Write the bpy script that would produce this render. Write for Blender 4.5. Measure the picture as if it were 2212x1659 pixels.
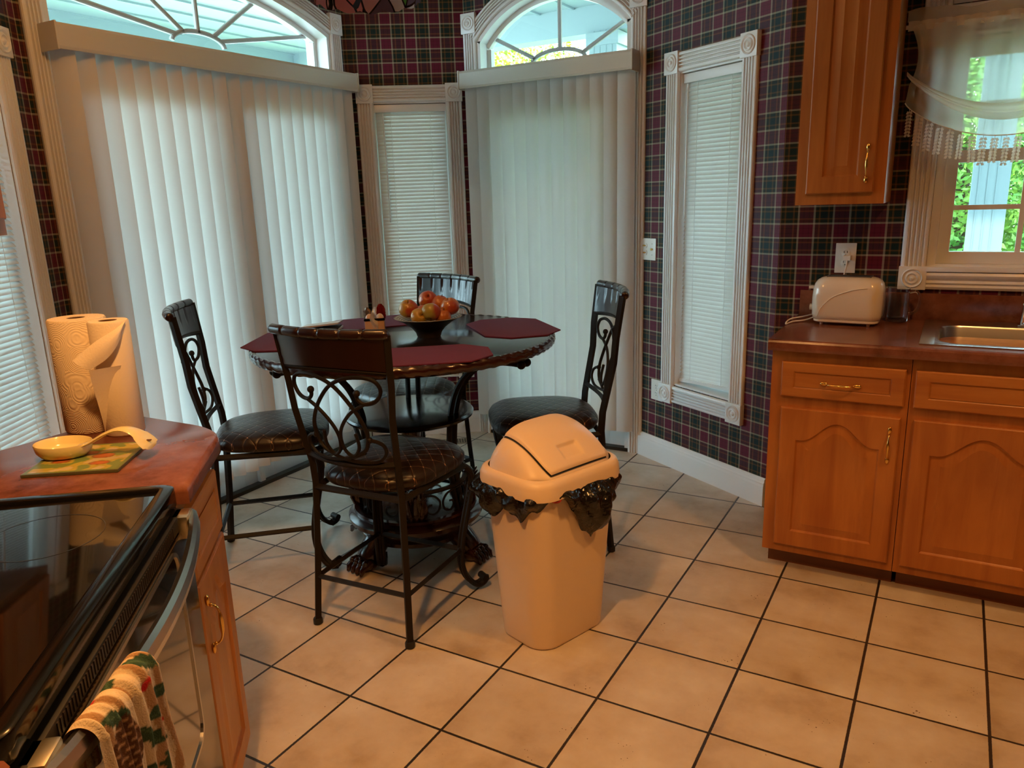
import bpy, bmesh, math, random
from mathutils import Vector, Matrix, noise
random.seed(7)
PI = math.pi
T = 0.3325                       # tile pitch
D = bpy.data
SC = bpy.context.scene
for o in list(D.objects): D.objects.remove(o)

# ------------------------------------------------------------------ camera
CAM_R = Matrix(((0.86540579, -0.09711750, 0.49156995), (0.49993136, 0.23349868, -0.83399460), (-0.03378546, 0.96749499, 0.25062320)))
cam = D.cameras.new('camera'); cam_o = D.objects.new('camera', cam)
SC.collection.objects.link(cam_o)
cam.sensor_fit = 'HORIZONTAL'; cam.sensor_width = 36.0
cam.lens = 36.0 * 1665.056 / 2212.0
cam.shift_x = -(1080.648 - 1106.0) / 2212.0
cam.shift_y = (854.112 - 829.5) / 2212.0
cam.clip_start = 0.02; cam.clip_end = 200
M4 = CAM_R.to_4x4(); M4.translation = Vector((1.78576, -1.50809, 1.45146))
cam_o.matrix_world = M4
SC.camera = cam_o

# ------------------------------------------------------------------ view + world + lights
SC.view_settings.view_transform = 'Standard'
SC.view_settings.look = 'None'
SC.view_settings.gamma = 1.0
SC.view_settings.exposure = 0.20
SC.view_settings.use_curve_mapping = False
SC.cycles.use_denoising = True
SC.cycles.max_bounces = 10
SC.cycles.diffuse_bounces = 5
SC.cycles.glossy_bounces = 4
SC.cycles.transmission_bounces = 6
SC.cycles.transparent_max_bounces = 16
SC.cycles.caustics_reflective = False
SC.cycles.caustics_refractive = False
SC.cycles.sample_clamp_indirect = 6.0

world = D.worlds.new('world'); SC.world = world; world.use_nodes = True
bg = world.node_tree.nodes['Background']
bg.inputs[0].default_value = (0.62, 0.88, 1.0, 1); bg.inputs[1].default_value = 15.0

def lamp(name, kind, loc, energy, color, **kw):
    l = D.lights.new(name, kind); l.energy = energy; l.color = color
    for k, v in kw.items(): setattr(l, k, v)
    o = D.objects.new(name, l); SC.collection.objects.link(o); o.location = loc
    return o
s = lamp('sun', 'SUN', (0, 0, 8), 5.0, (1.0, 0.93, 0.80), angle=math.radians(1.5))
s.rotation_euler = (math.radians(52), 0, math.radians(-28))
WARM = (1.0, 0.46, 0.13)
lamp('kitchen_lamp_bulb', 'SPOT', (0.95, -1.05, 2.55), 128, WARM, shadow_soft_size=0.07, spot_size=math.radians(128), spot_blend=0.7)
lamp('dining_side_lamp_bulb', 'POINT', (0.05, -0.15, 2.50), 15, WARM, shadow_soft_size=0.06)
lamp('sink_side_lamp_bulb', 'SPOT', (2.35, 0.35, 2.55), 60, WARM, shadow_soft_size=0.08, spot_size=math.radians(135), spot_blend=0.7)

# ------------------------------------------------------------------ mesh helpers
class MB:
    def __init__(s): s.v = []; s.f = []; s.sm = []
    def add(s, vs, fs, smooth=False, mat=None):
        n = len(s.v)
        s.v += [tuple(mat @ Vector(v)) if mat else tuple(v) for v in vs]
        s.f += [tuple(i + n for i in f) for f in fs]; s.sm += [smooth] * len(fs)
        return s
    def bm(s, bm, smooth=False, mat=None):
        bm.verts.index_update()
        s.add([v.co.copy() for v in bm.verts], [[v.index for v in f.verts] for f in bm.faces], smooth, mat)
        bm.free(); return s
    def box(s, x0, x1, y0, y1, z0, z1, bev=0.0, mat=None, seg=2):
        b = bmesh.new()
        bmesh.ops.create_cube(b, size=1.0)
        for v in b.verts:
            v.co = Vector(((x0 + x1) / 2 + v.co.x * (x1 - x0), (y0 + y1) / 2 + v.co.y * (y1 - y0), (z0 + z1) / 2 + v.co.z * (z1 - z0)))
        if bev > 0:
            bmesh.ops.bevel(b, geom=list(b.edges), offset=bev, segments=seg, profile=0.7, affect='EDGES')
        return s.bm(b, bev > 0, mat)
    def tube(s, pts, r, n=8, closed=False, mat=None, cap=True, flat=None):
        pts = [Vector(p) for p in pts]; m = len(pts)
        rs = r if isinstance(r, (list, tuple)) else [r] * m
        tang = []
        for i in range(m):
            a = pts[(i - 1) % m] if (closed or i > 0) else pts[i]
            b = pts[(i + 1) % m] if (closed or i < m - 1) else pts[i]
            t = (b - a); tang.append(t.normalized() if t.length > 1e-9 else Vector((0, 0, 1)))
        up = Vector((0, 0, 1)) if abs(tang[0].z) < 0.9 else Vector((1, 0, 0))
        nrm = (up - tang[0] * up.dot(tang[0])).normalized()
        vs = []; fs = []
        for i in range(m):
            nrm = (nrm - tang[i] * nrm.dot(tang[i]))
            nrm = nrm.normalized() if nrm.length > 1e-6 else tang[i].orthogonal().normalized()
            bi = tang[i].cross(nrm)
            for k in range(n):
                a = 2 * PI * k / n
                fx = flat if flat else 1.0
                vs.append(pts[i] + (nrm * math.cos(a) + bi * math.sin(a) * fx) * rs[i])
        rng = m if closed else m - 1
        for i in range(rng):
            for k in range(n):
                a = i * n + k; b = i * n + (k + 1) % n; j = ((i + 1) % m) * n
                fs.append((a, b, j + (k + 1) % n, j + k))
        if cap and not closed:
            fs.append(tuple(reversed(range(n)))); fs.append(tuple(range((m - 1) * n, m * n)))
        return s.add(vs, fs, True, mat)
    def lathe(s, prof, n=32, mat=None, smooth=True, cx=0, cy=0, sx=1, sy=1, mod=None, caps=True):
        vs = []; fs = []
        for i, (r, z) in enumerate(prof):
            for k in range(n):
                a = 2 * PI * k / n; rr = r * (mod(a, i) if mod else 1)
                vs.append((cx + rr * math.cos(a) * sx, cy + rr * math.sin(a) * sy, z))
        for i in range(len(prof) - 1):
            for k in range(n):
                fs.append((i * n + k, i * n + (k + 1) % n, (i + 1) * n + (k + 1) % n, (i + 1) * n + k))
        if caps and prof[0] != prof[-1] and prof[0][0] > 1e-5: fs.append(tuple(reversed(range(n))))
        if caps and prof[0] != prof[-1] and prof[-1][0] > 1e-5: fs.append(tuple(range((len(prof) - 1) * n, len(prof) * n)))
        return s.add(vs, fs, smooth, mat)
    def ball(s, c, r, n=10, sc=(1, 1, 1), mat=None):
        prof = [(max(1e-6, math.sin(PI * i / n)), -math.cos(PI * i / n)) for i in range(n + 1)]
        m = Matrix.Translation(c) @ Matrix.Diagonal((r * sc[0], r * sc[1], r * sc[2], 1))
        if mat: m = mat @ m
        return s.lathe(prof, n=max(8, n + 4), mat=m)
    def prism(s, poly, z0, z1, mat=None, smooth=False):
        n = len(poly)
        vs = [(p[0], p[1], z0) for p in poly] + [(p[0], p[1], z1) for p in poly]
        fs = [tuple(reversed(range(n))), tuple(range(n, 2 * n))] + [(i, (i + 1) % n, n + (i + 1) % n, n + i) for i in range(n)]
        return s.add(vs, fs, smooth, mat)
    def sweep(s, path, prof, side, out, mat=None, closed_prof=True):
        """path points; prof (w, d) pairs; side[i], out[i] direction vectors per point"""
        m = len(path); n = len(prof); vs = []; fs = []
        for i in range(m):
            for (w, d) in prof:
                vs.append(Vector(path[i]) + Vector(side[i]) * w + Vector(out[i]) * d)
        for i in range(m - 1):
            for k in range(n if closed_prof else n - 1):
                fs.append((i * n + k, (i + 1) * n + k, (i + 1) * n + (k + 1) % n, i * n + (k + 1) % n))
        if closed_prof:
            fs.append(tuple(range(n))); fs.append(tuple(reversed(range((m - 1) * n, m * n))))
        return s.add(vs, fs, False, mat)
    def grid(s, nx, ny, fn, smooth=True, mat=None):
        vs = [fn(i / nx, j / ny) for j in range(ny + 1) for i in range(nx + 1)]
        fs = [(j * (nx + 1) + i, j * (nx + 1) + i + 1, (j + 1) * (nx + 1) + i + 1, (j + 1) * (nx + 1) + i) for j in range(ny) for i in range(nx)]
        return s.add(vs, fs, smooth, mat)
    def obj(s, name, mat, parent=None, fixn=True, auto=None):
        me = D.meshes.new(name); me.from_pydata(s.v, [], s.f)
        me.polygons.foreach_set('use_smooth', s.sm)
        if fixn:
            b = bmesh.new(); b.from_mesh(me); bmesh.ops.recalc_face_normals(b, faces=b.faces); b.to_mesh(me); b.free()
        me.update()
        if mat: me.materials.append(mat)
        o = D.objects.new(name, me); SC.collection.objects.link(o)
        if parent: o.parent = parent
        if auto or any(s.sm):
            try:
                me.set_sharp_from_angle(angle=math.radians(auto or 40))
            except Exception: pass
        return o

def cat(pts, n=6):
    """Catmull-Rom through pts"""
    P = [Vector(p) for p in pts]; out = []
    for i in range(len(P) - 1):
        p0 = P[max(i - 1, 0)]; p1 = P[i]; p2 = P[i + 1]; p3 = P[min(i + 2, len(P) - 1)]
        for k in range(n):
            t = k / n
            out.append(0.5 * ((2 * p1) + (p2 - p0) * t + (2 * p0 - 5 * p1 + 4 * p2 - p3) * t * t + (3 * p1 - p0 - 3 * p2 + p3) * t ** 3))
    out.append(P[-1]); return out

def tag(o, label=None, cat_=None, group=None, kind=None):
    if label: o['label'] = label
    if cat_: o['category'] = cat_
    if group: o['group'] = group
    if kind: o['kind'] = kind
    return o
def thing(name, label, cat_, mat=None, group=None):
    o = D.objects.new(name, None); SC.collection.objects.link(o)
    o.empty_display_size = 0.05
    if mat is not None: o.matrix_world = mat
    return tag(o, label, cat_, group)
def struct(o, label=None, cat_=None):
    o['kind'] = 'structure'
    if label: o['label'] = label
    if cat_: o['category'] = cat_
    return o
def frame(ax, ay, dx, dy, z=0.0):
    """X along (dx,dy), Z up, Y = outward (left-normal)"""
    l = math.hypot(dx, dy); dx /= l; dy /= l
    return Matrix(((dx, -dy, 0, ax), (dy, dx, 0, ay), (0, 0, 1, z), (0, 0, 0, 1)))
def at(x, y, z=0.0, rz=0.0):
    return Matrix.Translation((x, y, z)) @ Matrix.Rotation(rz, 4, 'Z')
def copy_tree(o, parent=None):
    c = o.copy(); SC.collection.objects.link(c)
    if parent is not None: c.parent = parent
    for ch in list(o.children): copy_tree(ch, c)
    return c

# ------------------------------------------------------------------ materials
def mk(name):
    m = D.materials.new(name); m.use_nodes = True
    nt = m.node_tree; b = nt.nodes['Principled BSDF']
    return m, nt, b
def N(nt, t, **kw):
    n = nt.nodes.new(t)
    for k, v in kw.items():
        if k.startswith('i_'): n.inputs[int(k[2:])].default_value = v
        else: setattr(n, k, v)
    return n
def simple(name, col, rough=0.5, metal=0.0, spec=0.5, coat=0.0, bump=None, var=None):
    """bump=(scale,strength,dist)  var=(scale,amount)"""
    m, nt, b = mk(name)
    b.inputs['Base Color'].default_value = (*col, 1); b.inputs['Roughness'].default_value = rough
    b.inputs['Metallic'].default_value = metal; b.inputs['Specular IOR Level'].default_value = spec
    b.inputs['Coat Weight'].default_value = coat; b.inputs['Coat Roughness'].default_value = 0.08
    tc = N(nt, 'ShaderNodeTexCoord')
    if var:
        n = N(nt, 'ShaderNodeTexNoise'); n.inputs['Scale'].default_value = var[0]; n.inputs['Detail'].default_value = 4
        nt.links.new(tc.outputs['Object'], n.inputs['Vector'])
        mx = N(nt, 'ShaderNodeMix', data_type='RGBA')
        mx.inputs[6].default_value = (*[c * (1 - var[1]) for c in col], 1); mx.inputs[7].default_value = (*[min(1, c * (1 + var[1])) for c in col], 1)
        nt.links.new(n.outputs['Fac'], mx.inputs[0]); nt.links.new(mx.outputs[2], b.inputs['Base Color'])
    if bump:
        n = N(nt, 'ShaderNodeTexNoise'); n.inputs['Scale'].default_value = bump[0]
        nt.links.new(tc.outputs['Object'], n.inputs['Vector'])
        bp = N(nt, 'ShaderNodeBump'); bp.inputs['Strength'].default_value = bump[1]; bp.inputs['Distance'].default_value = bump[2]
        nt.links.new(n.outputs['Fac'], bp.inputs['Height']); nt.links.new(bp.outputs[0], b.inputs['Normal'])
    return m
def ramp(nt, stops, interp='LINEAR'):
    r = N(nt, 'ShaderNodeValToRGB'); cr = r.color_ramp; cr.interpolation = interp
    while len(cr.elements) > 1: cr.elements.remove(cr.elements[-1])
    cr.elements[0].position = stops[0][0]; cr.elements[0].color = (*stops[0][1], 1)
    for p, c in stops[1:]:
        e = cr.elements.new(p); e.color = (*c, 1)
    return r
def math_(nt, op, a, b=None):
    n = N(nt, 'ShaderNodeMath', operation=op)
    for i, v in enumerate((a, b)):
        if v is None: continue
        if isinstance(v, (int, float)): n.inputs[i].default_value = v
        else: nt.links.new(v, n.inputs[i])
    return n.outputs[0]

def mat_plaid():
    m, nt, b = mk('plaid_wallpaper')
    tc = N(nt, 'ShaderNodeTexCoord'); sp = N(nt, 'ShaderNodeSeparateXYZ'); nt.links.new(tc.outputs['Object'], sp.inputs[0])
    G = (0.002, 0.018, 0.020); DG = (0.010, 0.016, 0.009); CR = (0.36, 0.32, 0.22); TN = (0.135, 0.062, 0.018); BU = (0.112, 0.007, 0.025); BU2 = (0.078, 0.005, 0.018)
    st = [(0, CR), (0.055, DG), (0.15, TN), (0.20, G), (0.40, TN), (0.45, DG), (0.545, CR), (0.60, BU), (0.70, BU2), (0.74, BU), (0.86, BU2), (0.90, BU)]
    cols = []
    for ax, per, off in (('X', 0.137, 0.03), ('Z', 0.129, 0.0)):
        v = math_(nt, 'ADD', math_(nt, 'DIVIDE', sp.outputs[ax], per), off)
        f = math_(nt, 'FRACT', v)
        r = ramp(nt, st, 'CONSTANT'); nt.links.new(f, r.inputs[0]); cols.append(r.outputs[0])
    mx = N(nt, 'ShaderNodeMix', data_type='RGBA'); mx.inputs[0].default_value = 0.5
    nt.links.new(cols[0], mx.inputs[6]); nt.links.new(cols[1], mx.inputs[7])
    nt.links.new(mx.outputs[2], b.inputs['Base Color'])
    b.inputs['Roughness'].default_value = 0.55; b.inputs['Specular IOR Level'].default_value = 0.22
    return m
def mat_floor():
    m, nt, b = mk('floor_tile')
    tc = N(nt, 'ShaderNodeTexCoord'); mp = N(nt, 'ShaderNodeMapping'); mp.inputs['Scale'].default_value = (1 / T, 1 / T, 1)
    nt.links.new(tc.outputs['Object'], mp.inputs[0])
    # slight wobble of the joints
    sp = N(nt, 'ShaderNodeSeparateXYZ'); nt.links.new(mp.outputs[0], sp.inputs[0])
    d = []
    for ax in ('X', 'Y'):
        f = math_(nt, 'FRACT', sp.outputs[ax]); d.append(math_(nt, 'MINIMUM', f, math_(nt, 'SUBTRACT', 1.0, f)))
    dist = math_(nt, 'MINIMUM', d[0], d[1])
    nz = N(nt, 'ShaderNodeTexNoise'); nz.inputs['Scale'].default_value = 60; nt.links.new(mp.outputs[0], nz.inputs['Vector'])
    dist = math_(nt, 'ADD', dist, math_(nt, 'MULTIPLY', math_(nt, 'SUBTRACT', nz.outputs['Fac'], 0.5), 0.006))
    mask = N(nt, 'ShaderNodeMapRange'); mask.inputs[1].default_value = 0.0105; mask.inputs[2].default_value = 0.0135
    nt.links.new(dist, mask.inputs[0])
    # per tile tone
    fl = N(nt, 'ShaderNodeVectorMath', operation='FLOOR'); nt.links.new(mp.outputs[0], fl.inputs[0])
    wn = N(nt, 'ShaderNodeTexWhiteNoise', noise_dimensions='2D'); nt.links.new(fl.outputs[0], wn.inputs['Vector'])
    off = N(nt, 'ShaderNodeVectorMath', operation='MULTIPLY_ADD'); off.inputs[1].default_value = (7.3, 3.1, 1)
    nt.links.new(fl.outputs[0], off.inputs[0]); nt.links.new(mp.outputs[0], off.inputs[2])
    n1 = N(nt, 'ShaderNodeTexNoise'); n1.inputs['Scale'].default_value = 1.4; n1.inputs['Detail'].default_value = 6; n1.inputs['Roughness'].default_value = 0.6
    nt.links.new(off.outputs[0], n1.inputs['Vector'])
    r = ramp(nt, [(0.30, (0.41, 0.31, 0.21)), (0.48, (0.56, 0.47, 0.37)), (0.56, (0.59, 0.51, 0.42)), (0.74, (0.68, 0.62, 0.54))]); nt.links.new(n1.outputs['Fac'], r.inputs[0])
    hs = N(nt, 'ShaderNodeHueSaturation'); nt.links.new(r.outputs[0], hs.inputs['Color'])
    nt.links.new(math_(nt, 'ADD', math_(nt, 'MULTIPLY', wn.outputs['Value'], 0.14), 0.93), hs.inputs['Value'])
    # pits
    vo = N(nt, 'ShaderNodeTexVoronoi'); vo.inputs['Scale'].default_value = 26; nt.links.new(mp.outputs[0], vo.inputs['Vector'])
    n2 = N(nt, 'ShaderNodeTexNoise'); n2.inputs['Scale'].default_value = 3.0; nt.links.new(mp.outputs[0], n2.inputs['Vector'])
    pit = math_(nt, 'LESS_THAN', vo.outputs['Distance'], math_(nt, 'MULTIPLY', math_(nt, 'SUBTRACT', n2.outputs['Fac'], 0.56), 1.1))
    mp2 = N(nt, 'ShaderNodeMix', data_type='RGBA'); nt.links.new(pit, mp2.inputs[0]); nt.links.new(hs.outputs[0], mp2.inputs[6]); mp2.inputs[7].default_value = (0.16, 0.10, 0.05, 1)
    mx = N(nt, 'ShaderNodeMix', data_type='RGBA'); mx.inputs[6].default_value = (0.028, 0.022, 0.022, 1)
    nt.links.new(mask.outputs[0], mx.inputs[0]); nt.links.new(mp2.outputs[2], mx.inputs[7]); nt.links.new(mx.outputs[2], b.inputs['Base Color'])
    b.inputs['Roughness'].default_value = 0.38
    bp = N(nt, 'ShaderNodeBump'); bp.inputs['Strength'].default_value = 0.6; bp.inputs['Distance'].default_value = 0.003
    hh = math_(nt, 'ADD', mask.outputs[0], math_(nt, 'MULTIPLY', n1.outputs['Fac'], 0.5)); nt.links.new(hh, bp.inputs['Height']); nt.links.new(bp.outputs[0], b.inputs['Normal'])
    return m
def mat_wood(name, c1, c2, axis='Z', rough=0.42, scale=1.0):
    m, nt, b = mk(name)
    tc = N(nt, 'ShaderNodeTexCoord'); mp = N(nt, 'ShaderNodeMapping')
    sc = {'Z': (16, 16, 1.3), 'X': (1.3, 16, 16), 'Y': (16, 1.3, 16)}[axis]; mp.inputs['Scale'].default_value = [q * scale for q in sc]
    nt.links.new(tc.outputs['Object'], mp.inputs[0])
    n = N(nt, 'ShaderNodeTexNoise'); n.inputs['Scale'].default_value = 1.0; n.inputs['Detail'].default_value = 8; n.inputs['Roughness'].default_value = 0.6; n.inputs['Distortion'].default_value = 0.8
    nt.links.new(mp.outputs[0], n.inputs['Vector'])
    n3 = N(nt, 'ShaderNodeTexNoise'); n3.inputs['Scale'].default_value = 3.0; nt.links.new(tc.outputs['Object'], n3.inputs['Vector'])
    f = math_(nt, 'ADD', math_(nt, 'MULTIPLY', n.outputs['Fac'], 0.7), math_(nt, 'MULTIPLY', n3.outputs['Fac'], 0.3))
    r = ramp(nt, [(0.35, c1), (0.62, c2)]); nt.links.new(f, r.inputs[0]); nt.links.new(r.outputs[0], b.inputs['Base Color'])
    b.inputs['Roughness'].default_value = rough; b.inputs['Coat Weight'].default_value = 0.08; b.inputs['Coat Roughness'].default_value = 0.25
    return m
def mat_counter():
    m, nt, b = mk('red_brown_laminate')
    tc = N(nt, 'ShaderNodeTexCoord')
    n = N(nt, 'ShaderNodeTexNoise'); n.inputs['Scale'].default_value = 9; n.inputs['Detail'].default_value = 9; n.inputs['Roughness'].default_value = 0.68
    nt.links.new(tc.outputs['Object'], n.inputs['Vector'])
    r = ramp(nt, [(0.3, (0.085, 0.026, 0.015)), (0.48, (0.18, 0.062, 0.037)), (0.62, (0.23, 0.085, 0.052)), (0.75, (0.29, 0.13, 0.09))]); nt.links.new(n.outputs['Fac'], r.inputs[0])
    nt.links.new(r.outputs[0], b.inputs['Base Color']); b.inputs['Roughness'].default_value = 0.22
    return m
def mat_sheet(name, col, trans, alpha=1.0, rough=0.6, bump=None):
    """thin translucent sheet: diffuse/gloss front mixed with translucent"""
    m = D.materials.new(name); m.use_nodes = True; nt = m.node_tree; nt.nodes.clear()
    out = N(nt, 'ShaderNodeOutputMaterial'); p = N(nt, 'ShaderNodeBsdfPrincipled'); tr = N(nt, 'ShaderNodeBsdfTranslucent')
    p.inputs['Base Color'].default_value = (*col, 1); p.inputs['Roughness'].default_value = rough
    tr.inputs[0].default_value = (*[min(1, c * 1.05) for c in col], 1)
    mx = N(nt, 'ShaderNodeMixShader'); mx.inputs[0].default_value = trans
    nt.links.new(p.outputs[0], mx.inputs[1]); nt.links.new(tr.outputs[0], mx.inputs[2])
    last = mx
    if alpha < 1:
        t = N(nt, 'ShaderNodeBsdfTransparent'); m2 = N(nt, 'ShaderNodeMixShader'); m2.inputs[0].default_value = alpha
        nt.links.new(t.outputs[0], m2.inputs[1]); nt.links.new(mx.outputs[0], m2.inputs[2]); last = m2
    if bump:
        tc = N(nt, 'ShaderNodeTexCoord'); v = N(nt, 'ShaderNodeTexVoronoi', feature='DISTANCE_TO_EDGE'); v.inputs['Scale'].default_value = bump[0]
        nt.links.new(tc.outputs['Object'], v.inputs['Vector'])
        bp = N(nt, 'ShaderNodeBump'); bp.inputs['Strength'].default_value = bump[1]; bp.inputs['Distance'].default_value = 0.001
        nt.links.new(v.outputs[0], bp.inputs['Height']); nt.links.new(bp.outputs[0], p.inputs['Normal'])
    nt.links.new(last.outputs[0], out.inputs[0]); return m
def mat_pane():
    m = D.materials.new('window_glass'); m.use_nodes = True; nt = m.node_tree; nt.nodes.clear()
    out = N(nt, 'ShaderNodeOutputMaterial'); t = N(nt, 'ShaderNodeBsdfTransparent'); g = N(nt, 'ShaderNodeBsdfGlossy'); g.inputs['Roughness'].default_value = 0.02
    t.inputs[0].default_value = (0.93, 0.97, 0.97, 1)
    lw = N(nt, 'ShaderNodeFresnel'); lw.inputs[0].default_value = 1.45
    mx = N(nt, 'ShaderNodeMixShader'); nt.links.new(lw.outputs[0], mx.inputs[0]); nt.links.new(t.outputs[0], mx.inputs[1]); nt.links.new(g.outputs[0], mx.inputs[2])
    nt.links.new(mx.outputs[0], out.inputs[0]); return m

PLAID = mat_plaid(); FLOOR = mat_floor(); COUNTER = mat_counter()
WOOD = mat_wood('honey_maple', (0.33, 0.100, 0.018), (0.49, 0.185, 0.040), 'Z')
WOODX = mat_wood('honey_maple_rail', (0.34, 0.106, 0.020), (0.50, 0.195, 0.042), 'X')
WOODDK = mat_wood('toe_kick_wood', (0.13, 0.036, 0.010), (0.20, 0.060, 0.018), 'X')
WHITE = simple('white_trim_paint', (0.80, 0.80, 0.80), 0.28)
CEIL = simple('ceiling_paint', (0.78, 0.74, 0.68), 0.8)
PLASTER = simple('back_wall_paint', (0.20, 0.12, 0.09), 0.8)
VANE = mat_sheet('vinyl_vane', (0.74, 0.73, 0.71), 0.13)
VANEP = mat_sheet('patterned_vinyl_vane', (0.74, 0.74, 0.73), 0.15, bump=(38, 0.6))
SLAT = mat_sheet('mini_blind_slat', (0.66, 0.64, 0.61), 0.05, rough=0.35)
VALANCE = simple('valance_vinyl', (0.66, 0.62, 0.54), 0.35)
PANE = mat_pane()
DARKMETAL = simple('dark_bronze_iron', (0.011, 0.008, 0.006), 0.55, 0.0, spec=0.22, coat=0.0, bump=(60, 0.15, 0.002))
DKWOOD = simple('espresso_wood', (0.010, 0.007, 0.008), 0.20, coat=0.3, var=(6, 0.4))
MAHOG = simple('carved_mahogany', (0.024, 0.005, 0.004), 0.24, coat=0.4, var=(20, 0.4))
CREST = simple('dark_cherry_crest', (0.014, 0.004, 0.004), 0.28, coat=0.3, var=(12, 0.3))
BRASS = simple('polished_brass', (0.85, 0.55, 0.16), 0.18, 1.0)
STEEL = simple('brushed_steel', (0.62, 0.60, 0.57), 0.26, 1.0)
CHROME = simple('chrome', (0.75, 0.75, 0.75), 0.08, 1.0)
BLACKGLASS = simple('black_ceramic_glass', (0.003, 0.003, 0.003), 0.05, spec=0.5)
BLACK = simple('black_enamel', (0.003, 0.003, 0.003), 0.12, spec=0.25)
BLACKM = simple('matte_black', (0.010, 0.009, 0.009), 0.5)
BIN = simple('beige_bin_plastic', (0.78, 0.60, 0.42), 0.40)
BAG = simple('black_bag_film', (0.007, 0.006, 0.006), 0.20, bump=(34, 0.8, 0.012))
RED = simple('red_drawstring', (0.55, 0.03, 0.02), 0.4)
PAPER = simple('paper_towel', (0.80, 0.70, 0.56), 0.9, bump=(190, 0.35, 0.002))
PAPERB = None
CARD = simple('cardboard_core', (0.12, 0.06, 0.03), 0.8)
CERAMIC = simple('cream_ceramic', (0.78, 0.68, 0.36), 0.18, coat=0.5)
TOAST = simple('cream_toaster_shell', (0.78, 0.68, 0.56), 0.14, coat=0.6)
GREY = simple('grey_plastic', (0.10, 0.09, 0.09), 0.4)
PLATE = simple('white_outlet_plastic', (0.80, 0.76, 0.70), 0.3)
BURG = simple('burgundy_cloth', (0.115, 0.007, 0.030), 0.85, bump=(220, 0.3, 0.001), var=(14, 0.12))
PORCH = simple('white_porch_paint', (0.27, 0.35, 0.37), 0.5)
BARK = simple('bark', (0.10, 0.06, 0.03), 0.9)
GRASS = simple('lawn_grass', (0.22, 0.30, 0.16), 0.95, var=(3, 0.4))
DECK = simple('porch_floor_concrete', (0.45, 0.45, 0.43), 0.8)
MIRROR = simple('tinted_oven_glass', (0.030, 0.020, 0.012), 0.04, spec=1.0, coat=1.0)
OVENSIDE = simple('smoked_oven_panel', (0.10, 0.075, 0.055), 0.14, 0.6)

# ================================================================== ROOM SHELL
RDf = frame(-0.728, 2.494, 1, 0); RDL = 1.064
LDf = frame(-1.28, 0.28, 0, 1); LDL = 1.814
DMf = frame(-1.28, 2.094, 0.552, 0.400); DML = 0.6817
DRf = frame(0.336, 2.494, 0.854, -0.520); DRL = 0.929
DLf = frame(-0.798, -0.520, -0.516, 0.857); DLL = 0.934
SKf = frame(1.129, 2.012, 1, 0); SKL = 2.9
H = 2.75; WT = 0.13

def arch_fn(cx, half, spring, rise):
    r = (half * half + rise * rise) / (2 * rise); cz = spring + rise - r
    return lambda x: cz + math.sqrt(max(0, r * r - (x - cx) ** 2)), r, cz

def wall(name, mat4, L, holes=(), arch=None, ext=(0.0, 0.0), mat=PLAID):
    """holes: rectangles (x0,x1,z0,z1) sharing one x range; arch: (x0,x1,fn)"""
    b = MB()
    if holes:
        x0, x1 = holes[0][0], holes[0][1]
        b.box(-ext[0], x0, 0, WT, 0, H); b.box(x1, L + ext[1], 0, WT, 0, H)
        zs = 0
        for (_, _, z0, z1) in holes:
            if z0 > zs: b.box(x0, x1, 0, WT, zs, z0)
            zs = z1
        b.box(x0, x1, 0, WT, zs, H)
    elif arch:
        x0, x1, fn = arch
        b.box(-ext[0], x0, 0, WT, 0, H); b.box(x1, L + ext[1], 0, WT, 0, H)
        n = 36
        for i in range(n):
            xa = x0 + (x1 - x0) * i / n; xb = x0 + (x1 - x0) * (i + 1) / n; za, zb = fn(xa), fn(xb)
            b.add([(xa, 0, za), (xb, 0, zb), (xb, 0, H), (xa, 0, H), (xa, WT, za), (xb, WT, zb), (xb, WT, H), (xa, WT, H)],
                  [(0, 1, 2, 3), (5, 4, 7, 6), (0, 4, 5, 1)])
    else: b.box(-ext[0], L + ext[1], 0, WT, 0, H)
    o = b.obj(name, mat, fixn=False); o.matrix_world = mat4
    return struct(o)

RD0, RD1 = 0.083, 0.998; LD0, LD1 = 0.11, 1.705
rd_fn, rd_r, rd_cz = arch_fn((RD0 + RD1) / 2, (RD1 - RD0) / 2, 2.29, 0.215)
ld_fn, ld_r, ld_cz = arch_fn((LD0 + LD1) / 2, (LD1 - LD0) / 2, 2.33, 0.165)
wall('wall_back', RDf, RDL, arch=(RD0, RD1, rd_fn), ext=(0.04, 0.04))
wall('wall_left', LDf, LDL, arch=(LD0, LD1, ld_fn), ext=(0.02, 0.04))
DM0, DM1 = 0.052 + 0.085, 0.655 - 0.085
wall('wall_back_left_angled', DMf, DML, holes=[(DM0, DM1, 0.45, 1.995)])
DR0, DR1 = 0.275, 0.682
wall('wall_right_angled', DRf, DRL, holes=[(DR0, DR1, 0.455, 1.995)], ext=(0, 0.0))
DL0, DL1 = 0.934 - 0.618, 0.934 - 0.186
wall('wall_left_angled', DLf, DLL, holes=[(DL0, DL1, 0.455, 1.995)])
SK0, SK1 = 1.695 - 1.129, 2.745 - 1.129
wall('wall_right', SKf, SKL, holes=[(SK0, SK1, 1.12, 1.955), (SK0, SK1, 2.075, 2.42)], ext=(0.0, 0.0))
wall('wall_kitchen_left', frame(-0.798, -3.2, 0, 1), 2.68, mat=PLASTER)
wall('wall_kitchen_front', frame(4.03, -3.2, -1, 0), 4.95, mat=PLASTER)
wall('wall_kitchen_right', frame(4.03, 2.012, 0, -1), 5.21, mat=PLASTER)
poly = [(-0.798, -3.2), (4.03, -3.2), (4.03, 2.012), (1.129, 2.012), (0.336, 2.494), (-0.728, 2.494), (-1.28, 2.094), (-1.28, 0.28), (-0.798, -0.52)]
cxp, cyp = 0.9, 0.0
big = [(cxp + (x - cxp) * 1.04, cyp + (y - cyp) * 1.05) for x, y in poly]
struct(MB().prism(big, -0.08, 0.0).obj('floor', FLOOR))
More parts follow.
